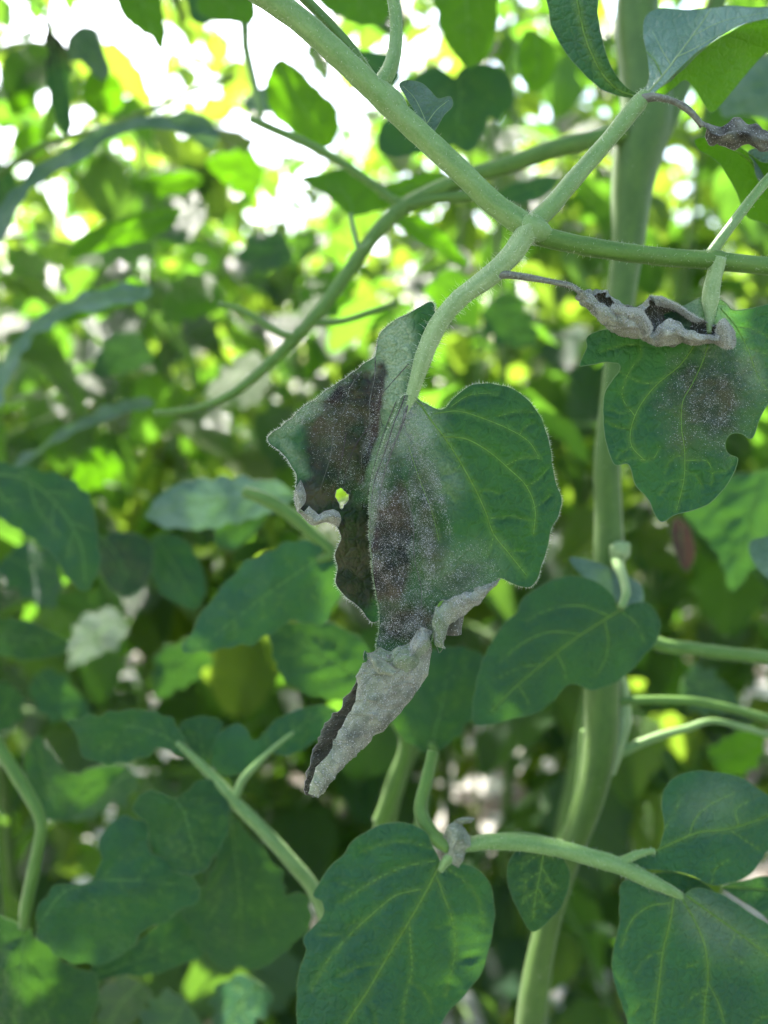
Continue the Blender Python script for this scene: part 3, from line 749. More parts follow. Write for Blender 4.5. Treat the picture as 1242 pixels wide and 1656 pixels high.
# back half, folded behind the midrib, with its hole
def mk_back(q):
    brown = np.clip(np.maximum.reduce([blob(q, 552, 700, 50, 100, 22, .3), blob(q, 528, 800, 44, 52, 20, .35), blob(q, 575, 905, 42, 105, 0, .4), blob(q, 596, 690, 15, 110, 12, .3)]) * 1.6, 0, 1)  # dead tissue, plus the shadow of the lower under-fold painted in
    mould = np.maximum.reduce([blob(q, 548, 690, 34, 60, 25, .5) * .30, blob(q, 600, 720, 14, 90, 10, .4) * .7, blob(q, 520, 650, 70, 16, -38, .4) * .55, blob(q, 555, 770, 26, 30, 0, .4) * .45])
    pale = np.maximum.reduce([blob(q, 634, 590, 32, 110, 8, .35) * 1.0, blob(q, 620, 700, 20, 110, 12, .4) * .8, blob(q, 505, 655, 88, 20, -38, .5) * .8, blob(q, 470, 730, 12, 60, -35, .5) * .5, blob(q, 484, 810, 12, 24, 0, .5) * .9, blob(q, 540, 845, 14, 10, 0, .5) * .6])
    return np.stack([mould, brown, pale], 1)
back_out = [(700, 490), (680, 497), (660, 506), (640, 517), (624, 529), (613, 543), (609, 562), (606, 577), (585, 592), (558, 611), (530, 631), (489, 659), (454, 691), (431, 709), (454, 732), (470, 753), (481, 774), (477, 800), (481, 817), (496, 833), (507, 847), (523, 842), (536, 846), (546, 852), (552, 872), (541, 894), (547, 920), (541, 942), (558, 963), (580, 981), (600, 1006), (612, 1004), (625, 985), (640, 900), (640, 780), (660, 700), (672, 640), (690, 570), (704, 520)]
bz = [(700, 490, 6), (609, 550, -16), (640, 570, -2), (606, 578, -22), (640, 650, 0), (598, 650, -26), (585, 700, -30), (545, 660, -10), (540, 740, -8), (560, 700, -22), (570, 730, -28), (431, 709, -34), (480, 700, -10), (478, 800, -14), (500, 790, -2), (520, 800, -12), (507, 847, 4), (545, 850, -28), (553, 805, -34), (580, 900, -52), (541, 940, -30), (602, 1006, -44), (640, 900, -40), (620, 800, -34), (560, 880, -36), (640, 780, -24), (672, 640, 0), (470, 753, -30)]
bv = [([(661, 588), (645, 606), (628, 625), (616, 640), (613, 660), (618, 690)], 2.0, 1.2, 'vein_dark'),
      ([(607, 578), (606, 610), (598, 650), (597, 690), (587, 725), (584, 760)], 3, 1.5, 'vein_grey'), ([(585, 600), (566, 628), (556, 664), (540, 690), (535, 736), (518, 790)], 2, 1.0, 'vein_grey'), ([(560, 700), (553, 740), (545, 780)], 2.2, 1.0, 'vein_dark'),
      ([(598, 690), (575, 720), (560, 760), (556, 790)], 2.0, 1.0, 'vein_dark'), ([(640, 650), (622, 696), (606, 750), (594, 800)], 2.5, 1.5, 'vein_grey')]
hole = [(551, 789), (560, 797), (564, 803), (562, 811), (556, 818), (552, 824), (548, 815), (544, 806), (543, 797)]
lb = leaf('leaflet', DH, back_out, bz, A, M['leaf_a'], bv, 3.6, mk_back, hole=[hole], pucker=1.8, surfnoise=4.0, groove=-2.0, rim=1.0, edge_wave=1.6, vseed=4, rim_mat=M['rim_dry'],
          label='back half of the wilted leaflet, blackened and folded, with a small hole')
fuzz(lb, 5000, 2.8, DH, 0, width=.42); edge_fuzz(lb, 2600, 5)

# small curls at the back half's margin
def dry_masks(mould=.8, inner=.5, dark=.9, pale=.0, pf=None):
    def f_(u, v, p):
        m = np.zeros((len(u), 3)); m[:, 0] = mould; m[:, 1] = np.clip((v - inner) * 9, 0, 1) * dark
        m[:, 2] = pale if pf is None else pf(u, v, p); return m
    return f_
loft('leaf_curl', DH, [[(486, 776, -8), (478, 790, 6), (476, 800, 0)], [(494, 795, -4), (484, 803, 12), (476, 812, 0)], [(494, 812, -2), (487, 818, 12), (480, 826, 2)], [(488, 820, 0), (486, 824, 6), (484, 830, 2)]], A, M['dry'], masks=dry_masks(.5, 2), wrinkle=1.2, seed=5)
loft('leaf_curl', DH, [[(481, 826, -2), (490, 828, 8), (500, 818, 2)], [(492, 838, 0), (502, 836, 12), (508, 826, 4)], [(506, 850, 2), (514, 842, 16), (516, 832, 4)], [(524, 844, 2), (528, 836, 14), (526, 826, 2)], [(538, 848, -4), (540, 836, 12), (538, 824, 0)], [(548, 852, -14), (552, 840, 2), (548, 828, -8)]], A, M['dry'], masks=dry_masks(.35, 2, pf=lambda u, v, p: .0 * u), wrinkle=1.4, seed=6, label='dark crumpled curl')

# lower right flap: pale, folded under and torn
fl = loft('leaf_curl', DH, [[(810, 934, -4), (808, 938, 6), (803, 943, -4)], [(784, 944, 4), (786, 956, 12), (782, 966, -6)], [(758, 954, 10), (762, 968, 18), (762, 982, -6)], [(736, 962, 14), (744, 978, 24), (748, 994, -4)], [(716, 972, 16), (722, 990, 28), (730, 1006, 0)], [(704, 990, 18), (712, 1006, 30), (722, 1020, 2)], [(702, 1016, 16), (710, 1026, 26), (718, 1036, 2)], [(704, 1040, 12), (710, 1046, 18), (717, 1050, 4)]], A, M['dry'],
          masks=dry_masks(.75, 2, pf=lambda u, v, p: np.clip((u - .45) * 3, 0, .85)), wrinkle=2.2, crease=4, ragged=2, seed=8, label='pale felty flap folded under')
fuzz(fl, 1500, 3.5, DH, 0, width=.4)
loft('leaf_curl', DH, [[(716, 996, -10), (734, 988, -6), (752, 982, -8)], [(718, 1010, -6), (736, 1004, 4), (750, 998, -8)], [(722, 1022, -8), (736, 1020, 2), (747, 1014, -8)], [(724, 1028, -10), (738, 1028, -4), (746, 1026, -10)]], A, M['dry'], masks=dry_masks(.2, -1, .75), wrinkle=1.5, seed=9, label='dark inner face of the torn flap')
loft('leaf_curl', DH, [[(702, 1024, 0), (708, 1022, 6), (714, 1026, 0)], [(703, 1036, 2), (710, 1034, 8), (718, 1036, 0)], [(707, 1048, 0), (712, 1046, 5), (717, 1046, 0)], [(709, 1056, -2), (710, 1056, 0), (711, 1056, -2)]], A, M['leaf_a'], wrinkle=.6, seed=10)
loft('leaf_curl', DH, [[(708, 985, 20), (708, 978, 26), (712, 972, 20)], [(714, 978, 20), (716, 973, 26), (718, 970, 20)]], A, M['vein'], wrinkle=.3, seed=11)

# the rolled tail
rows = []
for (cx, cy, rx, ry, lx, ly, b) in [(596, 1068, 697, 1040, 600, 1064, 26), (588, 1088, 690, 1066, 590, 1086, 30), (584, 1107, 677, 1104, 576, 1108, 34), (579, 1135, 653, 1137, 558, 1139, 32), (565, 1161, 627, 1165, 537, 1162, 28), (549, 1190, 596, 1195, 520, 1189, 24), (533, 1217, 566, 1226, 508, 1219, 20), (520, 1244, 540, 1250, 503, 1246, 16), (509, 1268, 523, 1274, 493, 1264, 12), (501, 1284, 512, 1288, 496, 1284, 6)]:
    q = lambda a, z: (cx + (rx - cx) * a, cy + (ry - cy) * a, z)
    q2 = lambda a, z: (lx + (rx - lx) * a, ly + (ry - ly) * a, z)
    rows.append([(cx + 4, cy + 1, b * .25), q(0, b * .7), q(.28, b), q(.62, b * .85), q(.92, b * .35), q(1, -b * .1), q2(.9, -b * .55), q2(.6, -b * .9), q2(.3, -b * .8), q2(.1, -b * .45), (lx, ly, -b * .05)])
def pf_tail(u, v, p): return np.clip(.25 + .4 * np.sin(u * 6) * (v < .4) + .4 * (v > .8), 0, .7)
def m_tail(u, v, p):
    m = np.zeros((len(u), 3)); m[:, 0] = np.where(v < .5, .55, .2); m[:, 1] = np.clip((v - .6) * 9, 0, 1) * np.clip((.965 - v) * 30, .35, .8) + .6 * np.exp(-((u - .55) / .06) ** 2 - ((v - .22) / .07) ** 2) + .7 * np.clip(1 - u / .07, 0, 1) * (v < .5) + .35 * np.exp(-((v - .40) / .05) ** 2) * (u > .15); m[:, 2] = np.clip((u - .6) * .9, 0, .35) + np.clip((.16 - np.abs(v - .09)) * 3, 0, .25); return m  # brown streaks in g, plus painted shade inside the roll and under the fold
tl = loft('leaf_tip', DH, rows, A, M['dry'], masks=m_tail, wrinkle=3.0, fine=.7, seed=12, wscale=30, ragged=2.4, crease=5.0, label='rolled grey felty tip of the wilted leaflet')
fuzz(tl, 2600, 3.6, DH, 0, width=.4)
col = loft('leaf_fold', DH, [[(594, 1054, 10), (592, 1062, 18), (594, 1070, 14)], [(612, 1044, 16), (606, 1062, 30), (604, 1080, 24)], [(628, 1050, 18), (624, 1068, 36), (620, 1090, 28)], [(646, 1043, 20), (644, 1066, 42), (642, 1092, 28)], [(662, 1036, 22), (664, 1060, 42), (664, 1088, 26)], [(676, 1016, 24), (680, 1044, 40), (682, 1072, 20)], [(692, 1016, 22), (694, 1034, 32), (693, 1054, 14)], [(705, 1020, 18), (702, 1026, 20), (699, 1036, 12)]], A, M['dry'],
     masks=lambda u, v, p: np.stack([.25 + .6 * (u > .55) * (v < .6), .0 * u, np.clip(1.0 - 1.0 * ((u > .55) & (v < .6)), 0, .75)], 1), wrinkle=3.2, fine=1.0, crease=5, seed=13, label='pale green fold wrapped across the leaflet')
fuzz(col, 1200, 3, DH, 0, width=.4)
loft('leaf_fold', DH, [[(592, 1056, 24), (598, 1064, 30), (600, 1070, 22)], [(608, 1058, 30), (606, 1072, 40), (604, 1084, 26)], [(624, 1070, 34), (616, 1082, 42), (610, 1092, 28)], [(642, 1084, 36), (634, 1092, 40), (626, 1096, 26)]], A, M['dry'], masks=lambda u, v, p: np.stack([.2 + 0 * u, .0 * u, .35 + 0 * u], 1), wrinkle=1.6, seed=14)
loft('leaf_curl', DH, [[(590, 1052, 4), (596, 1056, 8)], [(588, 1060, 4), (597, 1062, 8)], [(589, 1068, 4), (595, 1070, 8)]], A, M['leaf_a'], wrinkle=.3, seed=15)

# dried curled leaflet on the thin stalk
rows = []
for (fx, fy, sx, sy, kx, ky, b) in [(934, 474, 930, 482, 938, 472, 6), (946, 470, 944, 498, 958, 468, 20), (966, 482, 962, 517, 978, 469, 28), (984, 491, 984, 534, 995, 483, 32), (1004, 499, 1006, 544, 1012, 490, 34), (1024, 501, 1026, 550, 1028, 492, 34), (1040, 513, 1042, 555, 1040, 490, 34), (1054, 536, 1056, 558, 1050, 478, 30), (1066, 520, 1070, 560, 1064, 482, 34), (1082, 516, 1086, 561, 1078, 484, 36), (1098, 521, 1100, 560, 1098, 493, 34), (1114, 532, 1114, 560, 1116, 505, 28), (1132, 538, 1132, 560, 1132, 517, 24), (1150, 538, 1150, 560, 1150, 520, 22), (1166, 538, 1166, 562, 1172, 518, 18)]:
    rows.append([(fx + 1, fy + 5, b * .3 - 2), (fx, fy, b * .75), (fx * .7 + sx * .3, fy * .7 + sy * .3, b * 1.1), (fx * .35 + sx * .65, fy * .35 + sy * .65, b), (sx, sy, 0), ((sx + kx) / 2, (sy * .6 + ky * .4), -b * .8), ((sx + 3 * kx) / 4, (sy * .25 + ky * .75), -b * .9), (kx, ky, -b * .6), (kx + 2, ky + 4, -b * .3)])
def m_dry(u, v, p):
    m = np.zeros((len(u), 3)); m[:, 0] = .85; m[:, 1] = np.clip((v - .5) * 10, 0, 1) * np.clip((.90 - v) * 14, 0, .9); m[:, 2] = .15 * (u < .3); return m  # inside of the curl darkened away from its rim: hollow shade painted in
dl = loft('dried_leaflet', DH, rows, A, M['dry'], masks=m_dry, wrinkle=4.0, fine=2.2, seed=21, wscale=15, ragged=5, crease=4, label='dried grey leaflet curled lengthwise over a dark hollow')
fuzz(dl, 2600, 4, DH, 0, width=.4)
d2 = loft('dried_roll', DH, [[(990, 492, 20), (986, 500, 34), (990, 512, 26)], [(1016, 496, 24), (1014, 506, 40), (1016, 518, 30)], [(1034, 498, 24), (1036, 510, 42), (1032, 524, 30)], [(1046, 512, 24), (1048, 526, 42), (1040, 538, 28)], [(1056, 530, 22), (1052, 540, 34), (1044, 546, 26)]], A, M['dry'], masks=dry_masks(.8, 2), wrinkle=1.8, seed=22)
fuzz(d2, 2500, 4, DH, 0)
d3 = loft('dried_roll', DH, [[(1156, 536, 8), (1162, 520, 18), (1172, 514, 6)], [(1158, 546, 14), (1170, 528, 26), (1182, 526, 4)], [(1162, 556, 14), (1176, 542, 26), (1188, 540, 2)], [(1166, 562, 8), (1180, 558, 22), (1190, 552, 2)], [(1170, 562, 2), (1182, 564, 12), (1190, 560, -2)]], A, M['dry'], masks=lambda u, v, p: np.stack([.5 + 0 * u, .8 * np.exp(-((u - .95) / .1) ** 2), 0 * u], 1), wrinkle=1.8, seed=23)
fuzz(d3, 1500, 5, DH, 0)
d4 = loft('dried_roll', DH, [[(1050, 478, -12), (1058, 484, -2), (1060, 494, -10)], [(1068, 480, -10), (1080, 488, 4), (1082, 500, -8)], [(1090, 490, -10), (1102, 498, 6), (1104, 510, -8)], [(1112, 504, -10), (1122, 512, 4), (1124, 520, -8)], [(1134, 516, -12), (1140, 518, -6), (1142, 522, -10)]], A, M['dry'], masks=dry_masks(.9, 2), wrinkle=1.8, seed=24)
fuzz(d4, 2500, 5, DH, 0)

# leaflet at right with the round grey patch
def mk_right(q):
    b = blob(q, 1150, 650, 72, 74, 0, .55)
    return np.stack([b * .5 * np.clip((700 - np.abs(q[:, 1] - 668) * 3) / 500 + .1, 0, 1), np.clip(b * .9, 0, .85), np.maximum.reduce([b * .25, blob(q, 1150, 500, 45, 46, 0, .4) * .85, blob(q, 1215, 600, 22, 50, -25, .6) * .5, blob(q, 1165, 560, 50, 40, 0, .6) * .35, blob(q, 1184, 722, 10, 18, 0, .4) * .9])], 1)
right_out = [(1150, 478), (1132, 482), (1110, 492), (1085, 505), (1040, 520), (1000, 532), (968, 535), (950, 545), (949, 562), (937, 592), (960, 588), (985, 586), (1001, 588), (1002, 598), (990, 614), (979, 636), (975, 660), (978, 700), (985, 730), (994, 752), (1014, 750), (1022, 762), (1026, 780), (1046, 805), (1068, 843), (1090, 833), (1118, 826), (1146, 814), (1172, 788), (1188, 760), (1193, 742), (1180, 735), (1172, 722), (1176, 706), (1186, 700), (1200, 702), (1216, 708), (1226, 682), (1242, 655), (1262, 630), (1264, 495), (1225, 497), (1196, 502), (1182, 500), (1172, 488)]
rz = [(1150, 478, 0), (1110, 495, -10), (1182, 500, -6), (1262, 500, -34), (1262, 620, -40), (1216, 706, -30), (1150, 600, 4), (1100, 700, 4), (1068, 842, -6), (1190, 760, -24), (980, 700, -30), (940, 590, -34), (960, 540, -30), (1040, 620, -8), (1000, 660, -18), (1180, 715, -16), (1150, 740, 0), (1200, 640, -10)]
rv = [([(1150, 486), (1135, 530), (1122, 560), (1098, 592), (1062, 622), (1034, 658), (1020, 695), (1022, 722), (1042, 744)], 3.6, 1.4), ([(1150, 490), (1148, 540), (1138, 580), (1120, 620), (1104, 650), (1102, 690), (1107, 730), (1106, 775), (1094, 825)], 3.0, 1.3),
      ([(1165, 498), (1190, 528), (1208, 562), (1224, 605), (1240, 630)], 3.0, 1.4), ([(1062, 622), (1030, 616), (1000, 600)], 1.4, .8), ([(1042, 744), (1058, 740), (1066, 724)], 1.6, .8), ([(1042, 744), (1020, 742), (1000, 750)], 1.4, .8), ([(1020, 695), (998, 690), (980, 682)], 1.4, .8),
      ([(1026, 672), (1006, 640), (1018, 600), (1036, 576), (1034, 556)], 1.8, .9), ([(1107, 760), (1128, 772), (1136, 790)], 1.4, .8), ([(1110, 745), (1142, 745), (1152, 765), (1150, 785)], 1.6, .8), ([(1106, 775), (1082, 782), (1068, 800)], 1.4, .8), ([(1105, 735), (1085, 745), (1075, 765)], 1.3, .8),
      ([(1034, 658), (1008, 668), (988, 664)], 1.2, .7), ([(1152, 765), (1174, 762), (1184, 750)], 1.3, .7), ([(1190, 528), (1215, 532), (1244, 545)], 1.6, .8), ([(1208, 562), (1230, 570), (1250, 574)], 1.4, .8), ([(1034, 556), (1000, 560), (970, 570)], 1.4, .7), ([(1022, 722), (1008, 730), (996, 742)], 1.2, .7)]
lr = leaf('leaflet', .224, right_out, rz, A, M['leaf_a'], rv, 4.0, mk_right, vseed=7, pucker=2, surfnoise=5, groove=5, label='lobed green leaflet with a round grey mouldy patch', rim=1.4)
fuzz(lr, 2500, 2.6, .224, 0, width=.42)

# upper right leaflets
ur = leaf('leaflet', .24, [(1040, 150), (1050, 128), (1046, 90), (1040, 50), (1046, 24), (1070, 14), (1110, 16), (1150, 12), (1200, 10), (1262, 16), (1262, 30), (1225, 32), (1190, 44), (1150, 68), (1110, 100), (1075, 135), (1052, 156)],
    [(1040, 155, 0), (1040, 40, -60), (1150, 15, -90), (1262, 15, -130), (1150, 68, 0), (1230, 32, -40), (1090, 80, -20)], A, M['leaf_pale'], [([(1046, 152), (1075, 118), (1105, 78), (1130, 44), (1150, 14)], 6, 3, 'stalk_pale'), ([(1070, 122), (1060, 100), (1046, 84)], 3, 1.5), ([(1095, 92), (1125, 78), (1160, 58), (1210, 30)], 3.5, 1.5, 'stalk_pale'), ([(1120, 58), (1170, 34), (1240, 20)], 3, 1.5, 'stalk_pale'), ([(1085, 105), (1070, 80), (1055, 50)], 2.5, 1.5, 'stalk_pale')], 6, None, surfnoise=7, vseed=11, label='pale grey-green upper leaflet seen against the light')
leaf('leaflet', .243, [(1048, 156), (1080, 134), (1114, 102), (1152, 70), (1192, 46), (1228, 34), (1262, 32), (1262, 66), (1238, 84), (1214, 112), (1190, 140), (1168, 168), (1150, 182), (1138, 168), (1126, 146), (1108, 130), (1090, 142), (1060, 162)],
    [(1048, 156, 0), (1114, 102, -4), (1192, 46, -10), (1262, 34, -30), (1150, 182, -70), (1240, 84, -80), (1100, 140, -20)], A, M['leaf_thin'], [], 7, None, vseed=12, surfnoise=5)
leaf('leaflet', .236, [(886, -30), (888, 20), (896, 52), (914, 84), (938, 112), (962, 136), (990, 152), (1024, 160), (1036, 156), (1014, 142), (998, 124), (986, 100), (974, 64), (966, 20), (962, -30)],
    [(886, -30, -40), (960, -30, 10), (914, 84, -30), (986, 100, 14), (1030, 158, 0), (930, 40, -14)], A, M['leaf_mid'], [([(1030, 156), (1000, 145), (975, 120), (950, 70), (935, 10), (930, -30)], 4, 3)], 6, None, vseed=13, label='dark blue-green leaflet hanging edge-on at the top')
ud = loft('dried_leaflet', .222, [[(1112, 176, -16), (1118, 182, -8), (1124, 190, -16)], [(1134, 190, -18), (1140, 206, 2), (1138, 222, -16)], [(1156, 200, -20), (1160, 220, 8), (1154, 236, -18)], [(1178, 194, -22), (1184, 216, 8), (1178, 240, -18)], [(1202, 192, -22), (1208, 214, 10), (1204, 240, -18)], [(1228, 204, -22), (1230, 222, 6), (1228, 246, -18)], [(1264, 216, -24), (1264, 230, 0), (1264, 248, -18)]], A, M['dry'], masks=lambda u, v, p: np.stack([.3 + 0 * u, np.clip(.75 + .35 * np.sin(u * 17) * np.cos(v * 5), 0, 1), 0 * u], 1), wrinkle=4.5, fine=2.0, crease=5, ragged=4, seed=31, label='blackened shrivelled leaflet')
leaf('leaflet', .245, [(1124, 226), (1150, 222), (1180, 232), (1210, 246), (1232, 262), (1262, 270), (1262, 366), (1236, 362), (1208, 350), (1196, 320), (1180, 290), (1160, 262), (1140, 248), (1128, 240)], [(1124, 226, 0), (1180, 232, 10), (1262, 270, 10), (1262, 360, -60), (1200, 340, -50), (1150, 255, -20)], A, M['leaf_thin'], [([(1230, 290), (1214, 262), (1190, 244), (1160, 232)], 4, 2)], 7, None, vseed=14, surfnoise=5)
leaf('leaflet', .246, [(1210, 244), (1240, 238), (1262, 236), (1262, 300), (1236, 300), (1222, 282), (1218, 262)], [(1210, 244, 10), (1262, 236, 0), (1262, 300, -20), (1222, 290, 0)], A, M['leaf_pale'], [], 7, None, vseed=15)
leaf('leaflet', .250, [(1176, 206), (1184, 196), (1200, 190), (1218, 194), (1232, 208), (1240, 232), (1228, 228), (1216, 208), (1200, 202), (1186, 208)], [(1176, 206, 0), (1210, 190, 0), (1240, 232, 0), (1200, 202, -14)], A, M['leaf_thin'], [], 7, None, vseed=16)
# small pale leaf by the stalk
leaf('leaflet', .222, [(646, 136), (668, 130), (690, 140), (708, 158), (728, 156), (732, 172), (716, 190), (702, 214), (694, 232), (684, 206), (672, 182), (658, 158)], [(646, 136, -10), (690, 140, -14), (730, 165, -20), (695, 230, 0), (680, 170, 4)], A, M['leaf_pale'], [([(694, 228), (688, 196), (670, 158), (652, 140)], 3, 1.4, 'stalk_pale'), ([(690, 200), (706, 178), (726, 162)], 2.4, 1.2, 'stalk_pale')], 5, None, vseed=17)
stalk('leaf_stalk', DH, [(692, 226, -6, 6), (702, 236, 0, 9), (715, 250, 6, 8)], A, M['stalk'], 9)

# ---- the plant with the thick stem ----
DB = .34
B = empty('tomato_plant', (P(860, 1700, DB).x, P(860, 1700, DB).y, 0), label='tomato plant with the thick green main stem rising behind the mouldy leaf', cat='tomato plant')
lowx = 858
stalk('stem', DB, [(lowx - 20, 5200, 0, 38), (lowx, 2200, 0, 36), (858, 1700, 0, 25), (864, 1610, 0, 23), (885, 1500, 0, 20), (915, 1400, 0, 20), (955, 1290, 0, 23), (972, 1200, 0, 27), (975, 1100, 0, 27), (982, 1000, 0, 24), (985, 900, 0, 25), (984, 830, 0, 22), (982, 740, 0, 21), (990, 640, 0, 18), (998, 560, 0, 19), (1006, 470, 0, 22), (1016, 390, 0, 26), (1022, 300, 0, 33), (1034, 235, 0, 40), (1046, 180, 0, 42), (1040, 110, 0, 38), (1030, 40, 0, 34), (1032, -40, 0, 32), (1040, -300, 0, 28)], B, M['stem'], 20, .0, 1400, 9, step=14)
stalk('stem', DB, [(1046, 235, -5, 30), (1075, 180, -8, 26), (1100, 130, -12, 20), (1125, 80, -16, 16), (1160, 0, -20, 14), (1200, -120, -30, 13)], B, M['stem'], 14, .0, 200, 8, label='side shoot forking from the stem')
stalk('leaf_stalk', DB, [(1010, 215, 20, 16), (960, 226, 20, 15), (900, 240, 16, 14.5), (830, 264, 10, 14), (760, 286, 4, 13.5), (690, 315, 0, 13), (640, 345, 0, 12.5), (600, 388, 0, 11.5), (560, 445, -4, 11), (520, 500, -8, 10.5), (475, 548, -14, 9.5), (425, 598, -22, 8.5), (370, 640, -30, 7), (310, 662, -40, 6), (250, 668, -50, 5)], B, M['stalk_green'], 12, .03, 500, 7)
stalk('leaf_stalk', DB, [(668, 330, 0, 8), (640, 326, 0, 7.5), (600, 296, 0, 7), (550, 262, 0, 7), (495, 232, 0, 7), (440, 208, -4, 6.5), (405, 192, -6, 6)], B, M['stalk_green'], 9, .05, 160, 7)
stalk('leaf_stalk', DB, [(800, 318, 0, 9), (750, 318, 4, 9), (700, 322, 6, 8), (660, 334, 6, 7)], B, M['stalk_green'], 9)
stalk('leaf_stalk', DB, [(630, 352, 2, 6), (606, 380, 6, 5), (582, 402, 8, 4.5), (572, 372, 8, 4), (566, 345, 8, 4)], B, M['stalk'], 8)
stalk('leaf_stalk', DB, [(480, 546, -10, 7), (450, 538, -8, 6), (415, 516, -8, 6), (385, 500, -10, 5), (352, 492, -10, 5)], B, M['stalk_green'], 8)
stalk('leaf_stalk', DB, [(500, 522, -10, 6), (550, 520, -8, 5), (600, 505, -10, 5), (640, 490, -14, 4)], B, M['stalk_green'], 8)
stalk('leaf_stalk', DB, [(1000, 1010, 6, 9), (1066, 1042, 10, 11), (1120, 1050, 8, 11), (1180, 1058, 4, 11), (1262, 1066, 0, 11)], B, M['stalk_green'], 12, .03, 160, 7)
stalk('leaf_stalk', DB, [(985, 1135, -6, 8), (1040, 1132, -10, 7), (1120, 1134, -14, 7), (1190, 1148, -18, 7), (1262, 1168, -22, 7)], B, M['stalk_green'], 9)
stalk('leaf_stalk', DB, [(975, 1240, -6, 9), (1005, 1216, -10, 8), (1060, 1192, -10, 7), (1110, 1178, -12, 6), (1150, 1166, -14, 5), (1200, 1176, -16, 5), (1262, 1196, -18, 5)], B, M['stalk'], 9)
stalk('leaf_stalk', DB, [(985, 1250, -10, 10), (998, 1200, -12, 14), (1008, 1160, -14, 13), (1006, 1110, -14, 10), (996, 1070, -4, 6)], B, M['stalk_pale'], 10, label='pale side shoot against the stem')
stalk('leaf_stalk', DB, [(905, 1380, -10, 16), (925, 1330, -14, 10), (938, 1260, -14, 7), (945, 1180, -14, 6)], B, M['stalk_green'], 10)
# scar node on the stem
nb = Bag()
for (x, y, z, r_) in [(1002, 892, 26, 17), (1012, 884, 30, 8), (998, 905, 30, 7), (992, 886, 32, 6)]:
    v, f = tube_arrays(np.array([PZ(x, y, z + k, DB) for k in (-r_, -r_ * .6, 0, r_ * .6, r_)]) + rng.normal(0, 2e-5, (5, 3)), np.array([.3, .8, 1, .8, .25]) * r_ * DB / F, 10); nb.add(v, f)
nb.build('leaf_scar', M['stalk_pale'], B)

# bottom stalk with four leaflets
DL = .262
stalk('leaf_stalk', DL, [(905, 1372, -120, 14), (850, 1358, -30, 12), (800, 1360, -4, 12.5), (765, 1364, 0, 11)], B, M['stalk_green'], 12, .03)
stalk('leaf_stalk', DL, [(748, 1368, 0, 10), (790, 1361, 0, 13), (850, 1364, 0, 13), (910, 1374, 0, 13.5), (960, 1388, 0, 14), (1005, 1402, 0, 13.5), (1050, 1424, 0, 12), (1080, 1438, -1, 9), (1098, 1448, -5, 7), (1114, 1458, -9, 4)], B, M['stalk'], 14, .04, 500, 7)
stalk('leaf_stalk', DL, [(752, 1366, 0, 10), (735, 1380, 4, 9), (722, 1392, 4, 8), (712, 1408, 2, 5)], B, M['stalk'], 10, .04, 80, 6)
stalk('leaf_stalk', DL, [(1000, 1396, 0, 8), (1030, 1382, -4, 6.5), (1058, 1376, -12, 4)], B, M['stalk'], 9, .04, 80, 6)
stalk('leaf_stalk', DL, [(700, 1215, -60, 9), (690, 1260, -50, 10), (680, 1310, -40, 11), (700, 1350, -20, 12), (730, 1372, 0, 12)], B, M['stalk_green'], 10)
l1 = [(712, 1392), (700, 1368), (690, 1348), (668, 1334), (638, 1330), (605, 1338), (575, 1356), (556, 1382), (530, 1406), (514, 1432), (507, 1448), (520, 1458), (524, 1474), (516, 1490), (494, 1512), (491, 1524), (496, 1536), (486, 1566), (480, 1610), (482, 1680), (500, 1740), (540, 1790), (590, 1780), (640, 1740), (690, 1690), (728, 1632), (752, 1608), (778, 1574), (790, 1535), (797, 1500), (799, 1466), (792, 1430), (772, 1406), (746, 1396), (728, 1396)]
l1v = [([(714, 1392), (690, 1440), (660, 1492), (628, 1545), (596, 1600), (560, 1656), (530, 1720)], 4.6, 2.0), ([(704, 1392), (660, 1400), (620, 1416), (580, 1440), (548, 1462)], 2.6, 1.1), ([(680, 1438), (640, 1448), (600, 1480), (562, 1516), (525, 1560), (502, 1600)], 3.0, 1.1), ([(700, 1372), (660, 1362), (620, 1365), (585, 1378)], 1.8, .8),
       ([(706, 1416), (718, 1450), (732, 1490), (736, 1535), (728, 1580), (720, 1610)], 2.8, 1.1), ([(722, 1404), (750, 1424), (775, 1460), (784, 1500)], 2.0, .9), ([(662, 1490), (664, 1530), (666, 1570), (654, 1620), (650, 1680)], 2.4, 1.0), ([(618, 1560), (585, 1562), (545, 1580)], 1.8, .8), ([(590, 1610), (606, 1640), (610, 1690)], 1.6, .8),
       ([(562, 1516), (535, 1512), (512, 1514)], 1.4, .7), ([(600, 1480), (575, 1490), (560, 1500)], 1.1, .6), ([(666, 1590), (690, 1610), (700, 1640)], 1.4, .7), ([(732, 1490), (718, 1500), (700, 1500)], 1.1, .6), ([(580, 1440), (560, 1430), (545, 1425)], 1.1, .6), ([(728, 1560), (750, 1550), (770, 1545)], 1.2, .6)]
leaf('leaflet', DL, l1, [(712, 1395, 0), (640, 1332, -18), (507, 1448, -26), (480, 1610, -20), (540, 1790, 10), (798, 1470, -28), (728, 1630, -16), (660, 1490, 8), (596, 1600, 14), (580, 1500, -2), (730, 1520, -4)], B, M['leaf_mid'], l1v, 6, None, vseed=21, rim=1.0, pucker=2.2, surfnoise=6, groove=6, label='broad dark green leaflet at the bottom with yellow-green veins')
